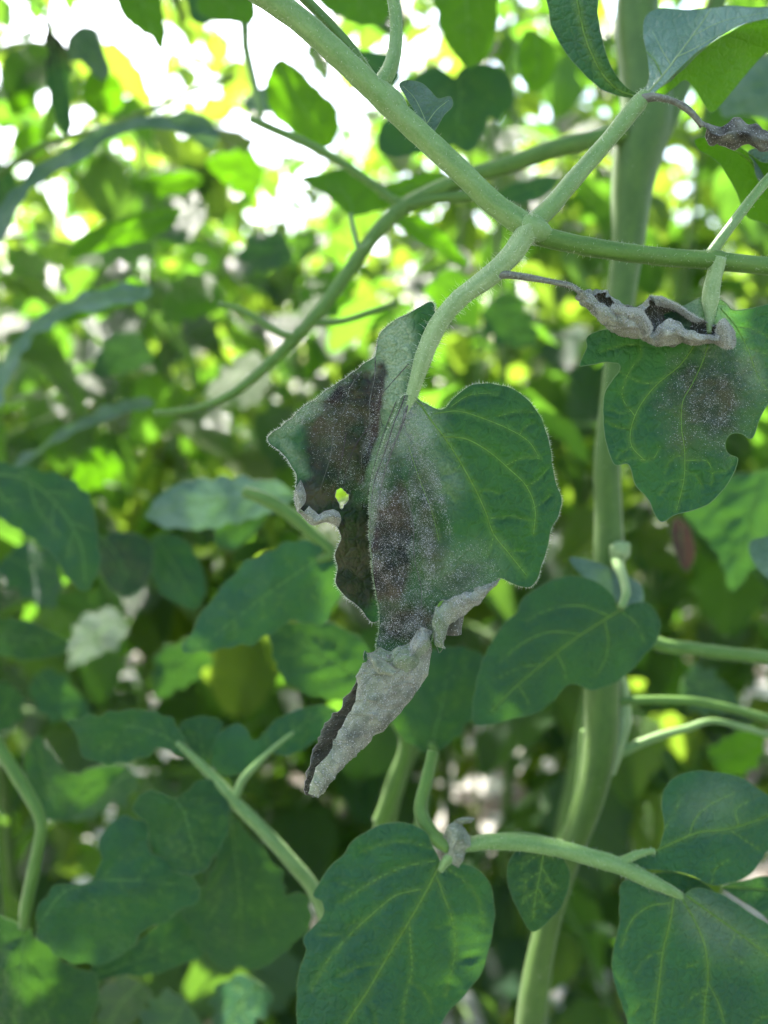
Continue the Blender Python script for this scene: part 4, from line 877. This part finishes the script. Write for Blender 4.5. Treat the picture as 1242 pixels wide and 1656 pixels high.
leaf('leaflet', DL, [(880, 1368), (858, 1366), (838, 1372), (824, 1392), (820, 1420), (827, 1450), (842, 1480), (860, 1506), (882, 1494), (905, 1470), (919, 1438), (921, 1410), (908, 1386), (894, 1374)], [(880, 1368, 4), (820, 1420, -10), (921, 1410, -12), (860, 1506, -8), (872, 1430, 6)], B, M['leaf_mid'], auto_veins([(820, 1420), (838, 1372), (880, 1368), (921, 1410), (905, 1470), (860, 1506)], [(880, 1372), (874, 1410), (866, 1450), (862, 1485)], 3, 2.4, 48, 3), 5, None, vseed=22, label='small heart-shaped leaflet hanging under the stalk')
l3 = [(1100, 1448), (1078, 1446), (1056, 1434), (1034, 1424), (1016, 1422), (1004, 1430), (1002, 1460), (1001, 1500), (993, 1530), (990, 1560), (994, 1590), (1006, 1625), (1020, 1670), (1050, 1730), (1110, 1770), (1190, 1780), (1262, 1760), (1264, 1520), (1240, 1494), (1210, 1474), (1180, 1454), (1150, 1440), (1125, 1436)]
leaf('leaflet', DL, l3, [(1100, 1448, 0), (1004, 1430, -30), (990, 1560, -24), (1110, 1770, 10), (1262, 1600, -14), (1262, 1520, -20), (1130, 1560, 10), (1060, 1560, -4), (1180, 1455, -14)], B, M['leaf_mid'],
     [([(1090, 1450), (1084, 1490), (1072, 1540), (1066, 1590), (1058, 1656), (1056, 1720)], 3.4, 1.6), ([(1102, 1452), (1124, 1490), (1140, 1530), (1145, 1580), (1140, 1620), (1136, 1700)], 3.4, 1.6), ([(1110, 1448), (1160, 1484), (1210, 1520), (1262, 1560)], 4.4, 2.4), ([(1084, 1460), (1050, 1466), (1020, 1490), (1006, 1530)], 2.2, 1.0), ([(1145, 1590), (1165, 1630), (1175, 1680)], 2, 1), ([(1072, 1540), (1048, 1548), (1028, 1575)], 1.6, .8), ([(1140, 1545), (1125, 1560), (1112, 1562)], 1.3, .7), ([(1145, 1600), (1120, 1612), (1105, 1630)], 1.6, .8), ([(1190, 1505), (1180, 1540), (1205, 1560)], 1.5, .8), ([(1062, 1620), (1040, 1622), (1024, 1640)], 1.4, .7), ([(1262, 1640), (1225, 1650), (1218, 1690)], 1.6, .8), ([(1210, 1520), (1240, 1516), (1262, 1522)], 1.6, .8)], 6, lambda q: np.stack([0 * q[:, 0], 0 * q[:, 0], .35 * blob(q, 1160, 1500, 90, 40, 35, .6)], 1), vseed=23, label='broad leaflet in the bottom right corner')
l4 = [(1060, 1378), (1072, 1350), (1074, 1330), (1070, 1304), (1074, 1280), (1090, 1258), (1118, 1248), (1160, 1249), (1200, 1258), (1232, 1280), (1262, 1302), (1262, 1372), (1242, 1376), (1232, 1392), (1214, 1412), (1190, 1426), (1150, 1430), (1120, 1416), (1080, 1408), (1040, 1404), (1015, 1390), (1030, 1382)]
leaf('leaflet', .266, l4, [(1040, 1390, 0), (1072, 1330, -14), (1118, 1248, -40), (1262, 1302, -40), (1262, 1372, -30), (1190, 1426, -4), (1150, 1345, -6), (1080, 1410, 0)], B, M['leaf_mid'], [([(1060, 1376), (1090, 1362), (1130, 1346), (1180, 1340), (1225, 1326), (1262, 1310)], 3.6, 2.0), ([(1115, 1350), (1124, 1325), (1150, 1300), (1185, 1284)], 2, 1), ([(1195, 1336), (1190, 1310), (1210, 1296)], 2, 1), ([(1180, 1342), (1210, 1362), (1230, 1376)], 1.6, .8), ([(1150, 1430), (1158, 1404), (1180, 1390)], 1.4, .8), ([(1074, 1340), (1090, 1320), (1100, 1290)], 1.6, .8)], 6, lambda q: np.stack([0 * q[:, 0], 0 * q[:, 0], .3 * blob(q, 1160, 1300, 70, 40, -20, .6)], 1), vseed=24, label='rounded greyish green leaflet at the right edge')
leaf('leaflet', .267, [(1040, 1424), (1070, 1412), (1110, 1414), (1140, 1430), (1162, 1452), (1150, 1462), (1120, 1452), (1085, 1444)], [(1040, 1424, -4), (1160, 1450, -10), (1100, 1420, -10), (1100, 1448, 0)], B, M['leaf_mid'], [], 6, None, vseed=25)
leaf('leaflet', .275, [(1168, 1434), (1200, 1425), (1262, 1422), (1262, 1500), (1235, 1480), (1200, 1456), (1180, 1444)], [(1168, 1434, 0), (1262, 1422, -30), (1262, 1500, 0)], B, M['leaf_mid'], [([(1168, 1434), (1210, 1436), (1262, 1440)], 6, 4)], 7, None, vseed=26)
cr = loft('leaf_curl', DL, [[(716, 1352, 0), (724, 1334, 14), (742, 1328, 0)], [(722, 1362, 0), (734, 1344, 20), (752, 1340, 0)], [(722, 1376, 4), (738, 1362, 26), (762, 1352, 6)], [(718, 1384, 6), (738, 1372, 24), (760, 1364, 10)], [(730, 1396, 8), (744, 1384, 20), (756, 1372, 8)], [(742, 1402, 4), (748, 1392, 10), (752, 1382, 4)]], B, M['dry'], masks=lambda u, v, p: np.stack([.3 + 0 * u, 0 * u, .4 + 0 * u], 1), wrinkle=3.5, fine=1.5, seed=41, label='tiny crumpled grey leaflet at the stalk tip')
loft('leaf_curl', DL, [[(728, 1336, 0), (736, 1326, 8), (748, 1322, 0)], [(744, 1334, 0), (752, 1328, 8), (762, 1322, 0)], [(762, 1330, 0), (766, 1327, 4), (768, 1324, 0)]], B, M['dry'], masks=lambda u, v, p: np.stack([.2 + 0 * u, 0 * u, .5 + 0 * u], 1), wrinkle=1, seed=42)
# the leaflet behind the tail at right
l5 = [(1002, 986), (992, 964), (972, 944), (946, 934), (915, 932), (882, 944), (856, 960), (842, 974), (836, 990), (812, 1012), (795, 1040), (780, 1070), (770, 1110), (764, 1140), (766, 1170), (792, 1172), (830, 1162), (868, 1152), (895, 1132), (915, 1110), (935, 1108), (955, 1116), (985, 1108), (1012, 1092), (1040, 1062), (1060, 1040), (1068, 1012), (1060, 988), (1046, 974), (1026, 974)]
leaf('leaflet', .30, l5, [(1002, 986, 0), (915, 932, -20), (770, 1110, -10), (766, 1170, 4), (1068, 1012, -20), (935, 1108, -14), (900, 1050, 8), (830, 1110, 4)], B, M['leaf_mid'], [([(1004, 986), (965, 1010), (920, 1040), (880, 1072), (835, 1110), (795, 1150)], 4.2, 1.8), ([(985, 996), (940, 980), (890, 985), (850, 1005)], 2.4, 1), ([(940, 1026), (890, 1022), (845, 1040), (810, 1070)], 2.4, 1), ([(978, 1004), (984, 1040), (975, 1075), (960, 1095)], 2.4, 1), ([(1004, 988), (1030, 1010), (1042, 1040)], 2, 1), ([(900, 1056), (912, 1080), (916, 1105)], 2, 1), ([(880, 1074), (840, 1080), (800, 1100)], 1.8, .9), ([(838, 1108), (852, 1130), (856, 1148)], 1.6, .8)], 7, None, vseed=27, label='mid-green leaflet in front of the stem at half height')
stalk('leaf_stalk', .30, [(1004, 984, 0, 6), (1012, 960, -20, 7), (1006, 930, -80, 8), (992, 895, -175, 9), (984, 870, -200, 8)], B, M['stalk'], 9)
leaf('leaflet', .335, [(920, 902), (945, 904), (985, 918), (1020, 934), (1038, 950), (1040, 974), (1010, 980), (985, 962), (955, 940), (935, 925)], [(920, 902, 0), (1040, 960, 0), (985, 918, 10), (960, 945, 20)], B, M['leaf_pale'], [], 8, None, vseed=28)
leaf('leaflet', .33, [(1212, 878), (1230, 870), (1262, 872), (1262, 945), (1236, 930), (1216, 905)], [(1212, 878, 0), (1262, 872, -10), (1262, 945, 10)], B, M['leaf_pale'], [], 8, None, vseed=29)

# ---- leaves of the plants just behind: each (outline, midrib, distance, material) ----
def near_leaf(parent, D0, outline, mid, mat='leaf_mid', n=4, relief=None, seed=0, r=2.6, label=None, sp=8, masks=None):
    o_ = np.array(outline, float); m0, m1 = np.array(mid[0], float), np.array(mid[-1], float); ax = m1 - m0; L = np.linalg.norm(ax); nrm = np.array([-ax[1], ax[0]]) / L
    r_ = random.Random(seed + 50); fold = r_.uniform(.12, .28); droop = r_.uniform(-.1, .25)
    if relief is None:
        relief = []
        for p in o_[::max(1, len(o_) // 8)]:
            t = np.dot(p - m0, ax) / L / L; relief.append((*p, -abs(np.dot(p - m0, nrm)) * fold - droop * L * t * t + r_.uniform(-4, 4)))
        for t in (.1, .4, .7, .95): relief.append((*(m0 + ax * t), 6 - droop * L * t * t))
    return leaf('leaflet', D0, outline, relief, parent, M[mat], auto_veins(outline, mid, n, r, 50, seed), sp, masks, vseed=seed, surfnoise=L * .03, pucker=1.4, groove=3.5, edge_wave=min(6, L * .022), edge_scale=max(9, L * .07), label=label, rim=.8, vein_mat=M['vein_mid'])

K = empty('tomato_plant', (P(640, 1700, .40).x, P(640, 1700, .40).y, 0), label='tomato plant with broad soft green leaflets directly behind the rolled leaf tip', cat='tomato plant')
stalk('stem', .40, [(560, 4600, 0, 26), (580, 2200, 0, 24), (600, 1700, 0, 22), (610, 1500, 0, 20), (622, 1340, 0, 17), (650, 1240, 0, 15), (690, 1160, 0, 12)], K, M['stem'], 12, 0, step=20)
near_leaf(K, .335, [(512, 905), (530, 884), (505, 876), (475, 877), (440, 888), (405, 908), (372, 934), (345, 962), (322, 998), (306, 1030), (297, 1055), (325, 1054), (365, 1049), (405, 1043), (436, 1026), (450, 1010), (480, 1004), (515, 1010), (540, 985), (556, 950), (552, 915), (535, 905)], [(512, 906), (470, 934), (420, 970), (370, 1010), (315, 1050)], seed=31, label='broad soft leaflet pointing down-left')
stalk('leaf_stalk', .335, [(512, 908, 0, 6), (535, 895, -4, 9), (508, 866, -8, 10), (470, 832, -14, 11), (425, 806, -20, 11), (395, 795, -30, 9)], K, M['stalk_green'], 10)
near_leaf(K, .36, [(606, 1110), (608, 1075), (592, 1045), (566, 1022), (530, 1008), (490, 1004), (455, 1008), (434, 1012), (438, 1050), (450, 1085), (475, 1110), (510, 1126), (545, 1132), (580, 1128)], [(604, 1112), (570, 1090), (530, 1066), (490, 1042), (445, 1018)], seed=32)
near_leaf(K, .345, [(698, 1216), (670, 1206), (645, 1188), (628, 1160), (618, 1120), (630, 1080), (660, 1055), (700, 1048), (745, 1046), (780, 1060), (790, 1100), (770, 1145), (750, 1180), (722, 1205)], [(698, 1214), (704, 1180), (715, 1140), (722, 1095), (730, 1055)], seed=33)
stalk('leaf_stalk', .345, [(698, 1200, 4, 6), (702, 1225, 0, 8), (690, 1270, -10, 8), (682, 1320, -30, 9), (660, 1420, -60, 10)], K, M['stalk_green'], 10)
stalk('leaf_stalk', .36, [(604, 1110, 0, 5), (628, 1150, -4, 8), (655, 1200, -10, 10), (640, 1260, -20, 12), (615, 1330, -40, 13)], K, M['stalk_green'], 10)
near_leaf(K, .42, [(478, 800), (460, 784), (425, 776), (380, 772), (330, 774), (290, 782), (262, 800), (232, 834), (262, 848), (300, 856), (345, 852), (385, 846), (430, 832), (460, 818)], [(476, 802), (430, 806), (380, 808), (320, 812), (240, 834)], 'leaf_pale', seed=34)
near_leaf(K, .43, [(440, 812), (420, 800), (395, 806), (370, 822), (350, 850), (352, 880), (375, 888), (402, 870), (428, 842)], [(438, 814), (410, 835), (380, 860), (360, 880)], seed=35)
near_leaf(K, .46, [(250, 868), (275, 862), (305, 880), (325, 915), (332, 955), (318, 985), (292, 978), (262, 960), (246, 930), (244, 895)], [(252, 870), (275, 905), (300, 945), (318, 980)], 'leaf_mid', seed=36)
near_leaf(K, .44, [(158, 878), (180, 862), (215, 862), (245, 880), (246, 915), (230, 950), (205, 965), (178, 950), (160, 920)], [(165, 868), (190, 900), (215, 958)], 'leaf_mid', seed=37, masks=lambda q: np.stack([0 * q[:, 0], .5 + 0 * q[:, 0], 0 * q[:, 0]], 1))

def gen_leaf(parent, D0, base, tip, width, seed, mat='leaf_mid', bend=.0, label=None):
    """a tomato leaflet with a toothed, lobed outline between base and tip"""
    r_ = random.Random(seed); b_, t_ = np.array(base, float), np.array(tip, float); ax = t_ - b_; L = np.linalg.norm(ax); ax /= L; nr_ = np.array([-ax[1], ax[0]])
    mid = [b_ + ax * L * t + nr_ * bend * L * math.sin(math.pi * t) for t in (0, .25, .5, .75, 1)]
    def side(s):
        out = []; n = 9
        for i in range(1, n):
            t = i / n; w_ = width * .5 * math.sin(math.pi * t ** .68) ** .75 * (1 + (r_.uniform(.04, .16) if i % 2 else -r_.uniform(.05, .2))) * (1.0 if s > 0 else r_.uniform(.85, 1.05))
            out.append(b_ + ax * L * (t - (.08 if i == 1 else 0) + (.03 if i % 2 else -.01)) + nr_ * (s * w_ + bend * L * math.sin(math.pi * t)))
        return out
    ol_ = [b_] + side(1) + [t_] + side(-1)[::-1]
    tx, ty = r_.uniform(-1.0, 1.0), r_.uniform(-.3, .9); c_ = (b_ + t_) / 2; rel_ = []
    for p in ol_ + mid:
        d_ = np.array(p) - c_; off = abs(np.dot(np.array(p) - b_, nr_))
        rel_.append((p[0], p[1], tx * d_[0] + ty * d_[1] - .35 * off + r_.uniform(-3, 3)))
    return near_leaf(parent, D0, [tuple(p) for p in ol_], mid, mat, n=3, seed=seed, label=label, sp=10, relief=rel_)
Lp = empty('tomato_plant', (P(40, 1700, .36).x - .05, P(40, 1700, .36).y, 0), label='tomato plant in the lower left corner with large dark green leaflets', cat='tomato plant')
stalk('stem', .38, [(-60, 5000, 0, 26), (-40, 2200, 0, 24), (-20, 1760, 0, 22), (-10, 1600, 0, 20), (-30, 1300, 0, 18), (-60, 1100, 0, 16), (-70, 900, 0, 14)], Lp, M['stem'], 12, 0, step=20)
stalk('leaf_stalk', .33, [(-20, 1180, -30, 10), (40, 1275, -10, 10), (66, 1330, 0, 9), (56, 1400, 2, 10), (44, 1460, 4, 10), (38, 1500, 4, 8)], Lp, M['stalk_green'], 10)
stalk('leaf_stalk', .33, [(540, 1520, -10, 11), (508, 1440, -6, 11.5), (470, 1392, -2, 11), (425, 1342, 0, 10.5), (385, 1302, 0, 10), (350, 1262, 0, 8.5), (320, 1232, 0, 6.5), (286, 1200, 2, 3)], Lp, M['stalk'], 12, .03, 200, 7)
stalk('leaf_stalk', .33, [(378, 1296, 0, 7), (392, 1262, 0, 6.5), (415, 1236, 2, 5.5), (440, 1212, 3, 4), (475, 1184, 4, 2.5)], Lp, M['stalk'], 9)
near_leaf(Lp, .335, [(330, 1238), (310, 1216), (298, 1190), (276, 1165), (240, 1150), (200, 1150), (160, 1156), (108, 1168), (124, 1194), (136, 1222), (160, 1234), (195, 1234), (232, 1222), (262, 1212), (290, 1222)], [(324, 1234), (290, 1206), (250, 1184), (190, 1172), (120, 1172)], seed=41, label='pointed leaflet at left reaching towards the edge')
near_leaf(Lp, .345, [(330, 1238), (342, 1215), (352, 1190), (360, 1170), (340, 1160), (310, 1160), (290, 1172), (300, 1200), (316, 1224)], [(328, 1232), (326, 1205), (322, 1170)], seed=42, n=2)
near_leaf(Lp, .34, [(434, 1216), (415, 1236), (385, 1252), (352, 1250), (340, 1226), (352, 1190), (380, 1170), (400, 1180), (412, 1200), (440, 1170), (480, 1148), (520, 1140), (545, 1150), (528, 1180), (500, 1205), (465, 1222)], [(432, 1216), (460, 1192), (500, 1166), (540, 1148)], seed=43)
near_leaf(Lp, .325, [(370, 1292), (358, 1266), (332, 1260), (310, 1272), (288, 1290), (262, 1284), (240, 1278), (214, 1308), (236, 1330), (244, 1362), (256, 1392), (290, 1412), (328, 1410), (348, 1380), (370, 1342)], [(284, 1292), (300, 1320), (310, 1360), (326, 1406)], seed=44, label='rounded leaflet in the middle of the lower left cluster')
near_leaf(Lp, .32, [(60, 1492), (72, 1452), (100, 1428), (150, 1424), (165, 1390), (160, 1355), (180, 1330), (210, 1318), (236, 1338), (250, 1380), (290, 1412), (328, 1436), (312, 1462), (270, 1484), (235, 1508), (200, 1540), (160, 1560), (110, 1556), (76, 1530)], [(60, 1500), (100, 1446), (155, 1426), (220, 1424), (280, 1430), (324, 1436)], seed=45, label='large dark leaflet lying across the lower left cluster')
near_leaf(Lp, .33, [(40, 1496), (10, 1486), (-30, 1480), (-60, 1560), (-60, 1700), (30, 1760), (90, 1750), (130, 1700), (152, 1640), (158, 1580), (110, 1560), (74, 1530), (54, 1508)], [(38, 1500), (34, 1560), (26, 1620), (18, 1700)], seed=46, label='broad leaflet filling the bottom left corner')
near_leaf(Lp, .36, [(372, 1312), (395, 1340), (420, 1370), (440, 1392), (458, 1420), (462, 1452), (485, 1440), (500, 1460), (502, 1498), (470, 1530), (440, 1556), (400, 1566), (350, 1560), (316, 1520), (296, 1470), (330, 1430), (352, 1380), (364, 1340)], [(374, 1320), (380, 1380), (388, 1450), (390, 1540)], seed=47)
near_leaf(Lp, .365, [(150, 1560), (200, 1540), (250, 1500), (300, 1470), (320, 1500), (330, 1540), (290, 1560), (240, 1575), (190, 1580), (155, 1590)], [(160, 1575), (230, 1550), (320, 1510)], seed=48)
near_leaf(Lp, .37, [(-60, 772), (0, 752), (45, 758), (90, 768), (130, 790), (152, 825), (160, 870), (158, 920), (140, 952), (112, 936), (92, 905), (70, 882), (30, 852), (-20, 838), (-60, 850)], [(-40, 765), (40, 775), (95, 820), (130, 880), (138, 940)], seed=49, label='dark leaflet curving down at the left edge', r=5)
near_leaf(Lp, .42, [(-40, 1010), (10, 1000), (60, 1010), (110, 1040), (90, 1060), (40, 1066), (-40, 1050)], [(-40, 1030), (40, 1030), (100, 1042)], seed=50)
near_leaf(Lp, .40, [(60, 1190), (40, 1230), (50, 1280), (70, 1320), (110, 1326), (150, 1300), (180, 1270), (200, 1240), (160, 1238), (120, 1252), (90, 1230)], [(60, 1200), (80, 1270), (130, 1300), (180, 1260)], seed=51)

for k, (b_, t_, w_, D_, mt, bd) in enumerate([
    ((60, 1090), (150, 1160), 60, .55, 'leaf_mid', .1), ((20, 1110), (-40, 1190), 60, .5, 'leaf_mid', -.1), ((200, 1000), (110, 1080), 62, .58, 'leaf_mid', .1), ((330, 1050), (250, 1130), 66, .55, 'leaf_mid', .1),
    ((215, 1250), (120, 1330), 66, .48, 'leaf_mid', .1), ((300, 1620), (220, 1700), 90, .42, 'leaf_mid', -.1), ((420, 1590), (360, 1690), 80, .42, 'leaf_mid', .1), ((230, 1590), (170, 1680), 70, .45, 'leaf_mid', .1),
    ((10, 900), (90, 985), 80, .52, 'leaf_mid', -.15), ((190, 740), (120, 800), 56, .62, 'leaf_thin', .1)]):
    gen_leaf(Lp, D_, b_, t_, w_ * 1.15, 200 + k, mt, bd)

T = empty('tomato_plant', (P(-60, 300, .55).x, P(-60, 300, .55).y, 0), label='tomato plant at the upper left with long drooping leaflets against the bright gap', cat='tomato plant')
stalk('stem', .58, [(-90, 3400, 0, 16), (-90, 1600, 0, 15), (-70, 800, 0, 13), (-60, 300, 0, 11), (-50, -100, 0, 9), (-40, -400, 0, 8)], T, M['stem'], 12, 0, step=30)
stalk('leaf_stalk', .42, [(330, -40, -30, 9), (390, 20, 0, 8), (398, 80, 0, 7), (410, 130, 0, 6.5), (422, 190, 0, 6)], T, M['stalk'], 9)
stalk('leaf_stalk', .50, [(-60, 330, -60, 6), (60, 240, -20, 5), (190, 200, 0, 4.5), (300, 150, 0, 4), (380, 124, 0, 4)], T, M['stalk_green'], 8)
near_leaf(T, .42, [(-30, 400), (0, 335), (30, 298), (70, 262), (110, 236), (160, 208), (210, 192), (262, 188), (300, 196), (330, 200), (350, 216), (300, 216), (250, 208), (205, 214), (160, 236), (130, 258), (90, 280), (50, 310), (20, 345), (-10, 410)], [(340, 205), (250, 198), (170, 216), (90, 262), (30, 318), (-20, 400)], 'leaf_pale', seed=61, label='long arching blue-grey leaflet')
near_leaf(T, .45, [(-20, 640), (5, 580), (30, 545), (65, 512), (110, 490), (150, 470), (200, 462), (240, 470), (230, 486), (180, 496), (120, 506), (80, 530), (45, 560), (20, 600), (-5, 660)], [(236, 474), (150, 484), (80, 515), (30, 560), (-10, 640)], 'leaf_pale', seed=62)
near_leaf(T, .48, [(10, 760), (40, 735), (85, 705), (130, 678), (180, 655), (232, 640), (250, 652), (220, 664), (170, 682), (120, 700), (80, 722), (40, 748), (20, 768)], [(248, 650), (170, 668), (100, 704), (16, 762)], 'leaf_pale', seed=63)
near_leaf(T, .47, [(120, 395), (150, 370), (200, 350), (250, 336), (290, 340), (280, 365), (240, 388), (190, 400), (150, 412), (110, 415)], [(288, 345), (220, 366), (120, 405)], 'leaf_thin', seed=64)
near_leaf(T, .47, [(85, 510), (130, 482), (190, 456), (230, 450), (236, 470), (200, 496), (150, 512), (110, 522)], [(232, 458), (170, 484), (90, 516)], 'leaf_thin', seed=65)
near_leaf(T, .40, [(188, -40), (192, 10), (210, 36), (236, 54), (262, 80), (266, 50), (262, 10), (250, -40)], [(220, -40), (235, 20), (260, 74)], 'leaf_thin', seed=66)
near_leaf(T, .44, [(62, 4), (70, 20), (76, 60), (74, 110), (82, 160), (104, 220), (116, 190), (114, 140), (112, 96), (98, 70), (84, 44), (74, 18)], [(66, 8), (84, 70), (94, 140), (104, 214)], 'leaf_mid', seed=67, masks=lambda q: np.stack([0 * q[:, 0], np.clip((120 - q[:, 1]) / 30, 0, .9), 0 * q[:, 0]], 1), label='narrow leaflet with a blackened stalk end')
near_leaf(T, .48, [(118, 52), (150, 44), (166, 80), (178, 120), (160, 128), (136, 104), (122, 80)], [(122, 56), (150, 90), (172, 122)], 'leaf_pale', seed=68)
near_leaf(T, .46, [(300, -40), (304, 10), (312, 34), (336, 38), (360, 10), (370, -40)], [(330, -40), (326, 30)], 'leaf_mid', seed=69, n=2)
near_leaf(T, .40, [(318, 12), (340, 30), (380, 36), (410, 34), (404, -20), (340, -30)], [(330, -20), (400, 30)], 'leaf_thin', seed=70, n=2)

for k, (ol_, md_, D_, mt_) in enumerate([
    ([(140, 120), (170, 116), (192, 130), (200, 165), (180, 186), (152, 184), (134, 160)], [(165, 118), (166, 182)], .60, 'leaf_thin'),
    ([(-20, 268), (10, 266), (26, 290), (22, 322), (0, 345), (-20, 340)], [(0, 268), (8, 340)], .65, 'leaf_mid'),
    ([(24, 214), (50, 200), (76, 206), (80, 232), (60, 250), (34, 248), (20, 236)], [(76, 204), (26, 244)], .70, 'leaf_thin'),
    ([(110, 60), (132, 44), (160, 50), (150, 84), (128, 100), (108, 92)], [(158, 50), (112, 96)], .62, 'leaf_pale'),
    ([(12, 150), (30, 120), (52, 108), (60, 140), (44, 176), (18, 186)], [(54, 108), (20, 184)], .66, 'leaf_thin'),
    ([(210, 300), (250, 280), (300, 276), (330, 292), (300, 312), (250, 318)], [(328, 290), (214, 304)], .60, 'leaf_thin'),
    ([(255, 196), (290, 180), (330, 186), (352, 212), (346, 240), (322, 236), (300, 214), (270, 208)], [(256, 198), (345, 236)], .55, 'leaf_pale'),
    ([(395, 170), (420, 144), (462, 130), (484, 140), (460, 168), (430, 182)], [(396, 172), (480, 138)], .5, 'leaf_pale')]):
    near_leaf(T, D_, ol_, md_, mt_, seed=160 + k, n=2)

U = empty('tomato_plant', (P(876, 1600, .56).x, P(876, 1600, .56).y, 0), label='tomato plant behind the stalk with a lobed dark leaflet against the sky', cat='tomato plant')
stalk('stem', .56, [(840, 3400, 0, 14), (876, 1600, 0, 12), (972, 1000, 0, 11), (1000, 500, 0, 11), (1030, 0, 0, 9), (1040, -300, 0, 8)], U, M['stem'], 12, 0, step=30)
near_leaf(U, .40, [(745, 112), (770, 104), (800, 106), (820, 122), (832, 150), (826, 176), (812, 182), (806, 194), (790, 190), (782, 214), (768, 240), (748, 246), (732, 232), (714, 240), (690, 246), (660, 252), (632, 254), (612, 240), (612, 212), (626, 194), (650, 186), (660, 160), (668, 130), (692, 110), (720, 116), (734, 128)], [(742, 122), (744, 160), (740, 200), (745, 240)], 'leaf_mid', seed=71, label='lobed dark leaflet against the bright sky')
near_leaf(U, .37, [(700, -40), (706, 20), (718, 60), (738, 92), (760, 110), (784, 96), (800, 60), (802, 20), (800, -40)], [(752, -40), (756, 40), (760, 100)], 'leaf_thin', seed=72, label='green leaflet glowing with light from behind')
near_leaf(U, .36, [(500, -40), (520, 6), (560, 30), (600, 42), (628, 30), (620, -40)], [(540, -40), (580, 0), (610, 34)], 'leaf_thin', seed=73, n=2)
near_leaf(U, .40, [(486, 290), (520, 280), (560, 274), (600, 288), (628, 306), (648, 330), (610, 340), (570, 350), (540, 326), (510, 304)], [(570, 345), (560, 315), (500, 292)], 'leaf_thin', seed=74, n=3)
near_leaf(U, .40, [(610, 306), (650, 290), (700, 278), (730, 288), (716, 306), (680, 316), (640, 322), (614, 320)], [(615, 314), (660, 304), (724, 290)], 'leaf_thin', seed=75, n=2)
near_leaf(U, .42, [(640, 346), (680, 352), (720, 378), (746, 410), (756, 430), (736, 428), (700, 404), (660, 380)], [(640, 350), (690, 378), (752, 426)], 'leaf_thin', seed=76, n=3)
near_leaf(U, .43, [(450, 96), (480, 110), (510, 140), (540, 170), (548, 210), (530, 240), (500, 236), (470, 210), (440, 180), (430, 140)], [(446, 100), (480, 160), (530, 232)], 'leaf_thin', seed=77, n=3)
near_leaf(U, .43, [(540, 60), (580, 80), (640, 92), (640, 140), (600, 130), (560, 96)], [(545, 66), (590, 96), (636, 130)], 'leaf_mid', seed=78, n=2)
near_leaf(U, .45, [(860, 290), (890, 284), (905, 290), (890, 310), (860, 326), (820, 330), (800, 322), (820, 300)], [(805, 322), (850, 306), (900, 290)], 'leaf_mid', seed=79, n=2)
near_leaf(U, .44, [(850, 50), (880, 60), (900, 90), (892, 130), (866, 150), (846, 130), (838, 90)], [(866, 50), (870, 100), (866, 148)], 'leaf_thin', seed=80, n=2)
near_leaf(U, .40, [(1160, 150), (1176, 120), (1206, 104), (1262, 90), (1262, 200), (1230, 190), (1200, 184), (1170, 190)], [(1262, 130), (1220, 140), (1168, 160)], 'leaf_pale', seed=81, n=2)
for k, (b_, t_, w_, D_, mt, bd) in enumerate([
    ((250, 395), (120, 430), 54, .62, 'leaf_thin', .1), ((330, 330), (230, 372), 58, .60, 'leaf_mid', -.1), ((420, 300), (330, 262), 58, .58, 'leaf_thin', .1), ((360, 470), (260, 520), 66, .60, 'leaf_thin', .12), ((470, 400), (380, 440), 60, .58, 'leaf_mid', .1),
    ((560, 440), (500, 540), 66, .58, 'leaf_thin', .1), ((240, 560), (150, 610), 60, .62, 'leaf_mid', .1), ((430, 590), (330, 640), 66, .60, 'leaf_thin', -.1), ((800, 480), (870, 560), 66, .58, 'leaf_mid', .1),
    ((700, 450), (770, 530), 66, .58, 'leaf_thin', -.1), ((1080, 620), (1100, 560), 50, .6, 'leaf_mid', .1), ((60, 470), (10, 400), 54, .64, 'leaf_thin', .1), ((1110, 1090), (1200, 1140), 60, .52, 'leaf_mid', .1), ((1150, 1230), (1240, 1180), 60, .55, 'leaf_thin', .1),]):
    gen_leaf(U, D_, b_, t_, w_ * 1.2, 240 + k, mt, bd)
near_leaf(U, .46, [(1096, 800), (1130, 786), (1180, 770), (1262, 770), (1262, 860), (1240, 900), (1210, 930), (1185, 955), (1170, 920), (1150, 880), (1120, 850)], [(1230, 770), (1210, 850), (1186, 948)], 'leaf_mid', seed=82, label='dark leaflet pointing down at the right edge')
near_leaf(U, .46, [(1088, 842), (1104, 840), (1118, 860), (1124, 900), (1110, 925), (1096, 905), (1086, 875)], [(1100, 842), (1106, 920)], 'dead_bg', seed=83, n=1, label='small brown dead leaflet') if 'dead_bg' in M else None

# unseen foliage added to these plants above the view to shade the mouldy leaf
def above(p):
    q = Vector(p) - CAM; d = q.dot(FWD)
    return d > 0 and q.dot(UP) < d * .62 + .075
rc = random.Random(5)
for (px_, py_, root) in [(-.36, .58, T), (.04, .56, U), (.34, .42, B), (-.16, .62, K), (.16, .50, K), (-.34, .74, T), (-.55, .82, T), (-.22, .76, K)]:
    tomato_row_plant(px_, py_, 2.15, rc, True, ('bg1', 'bg3'), zmin=1.42, dens=1.3, avoid=above, root=root)
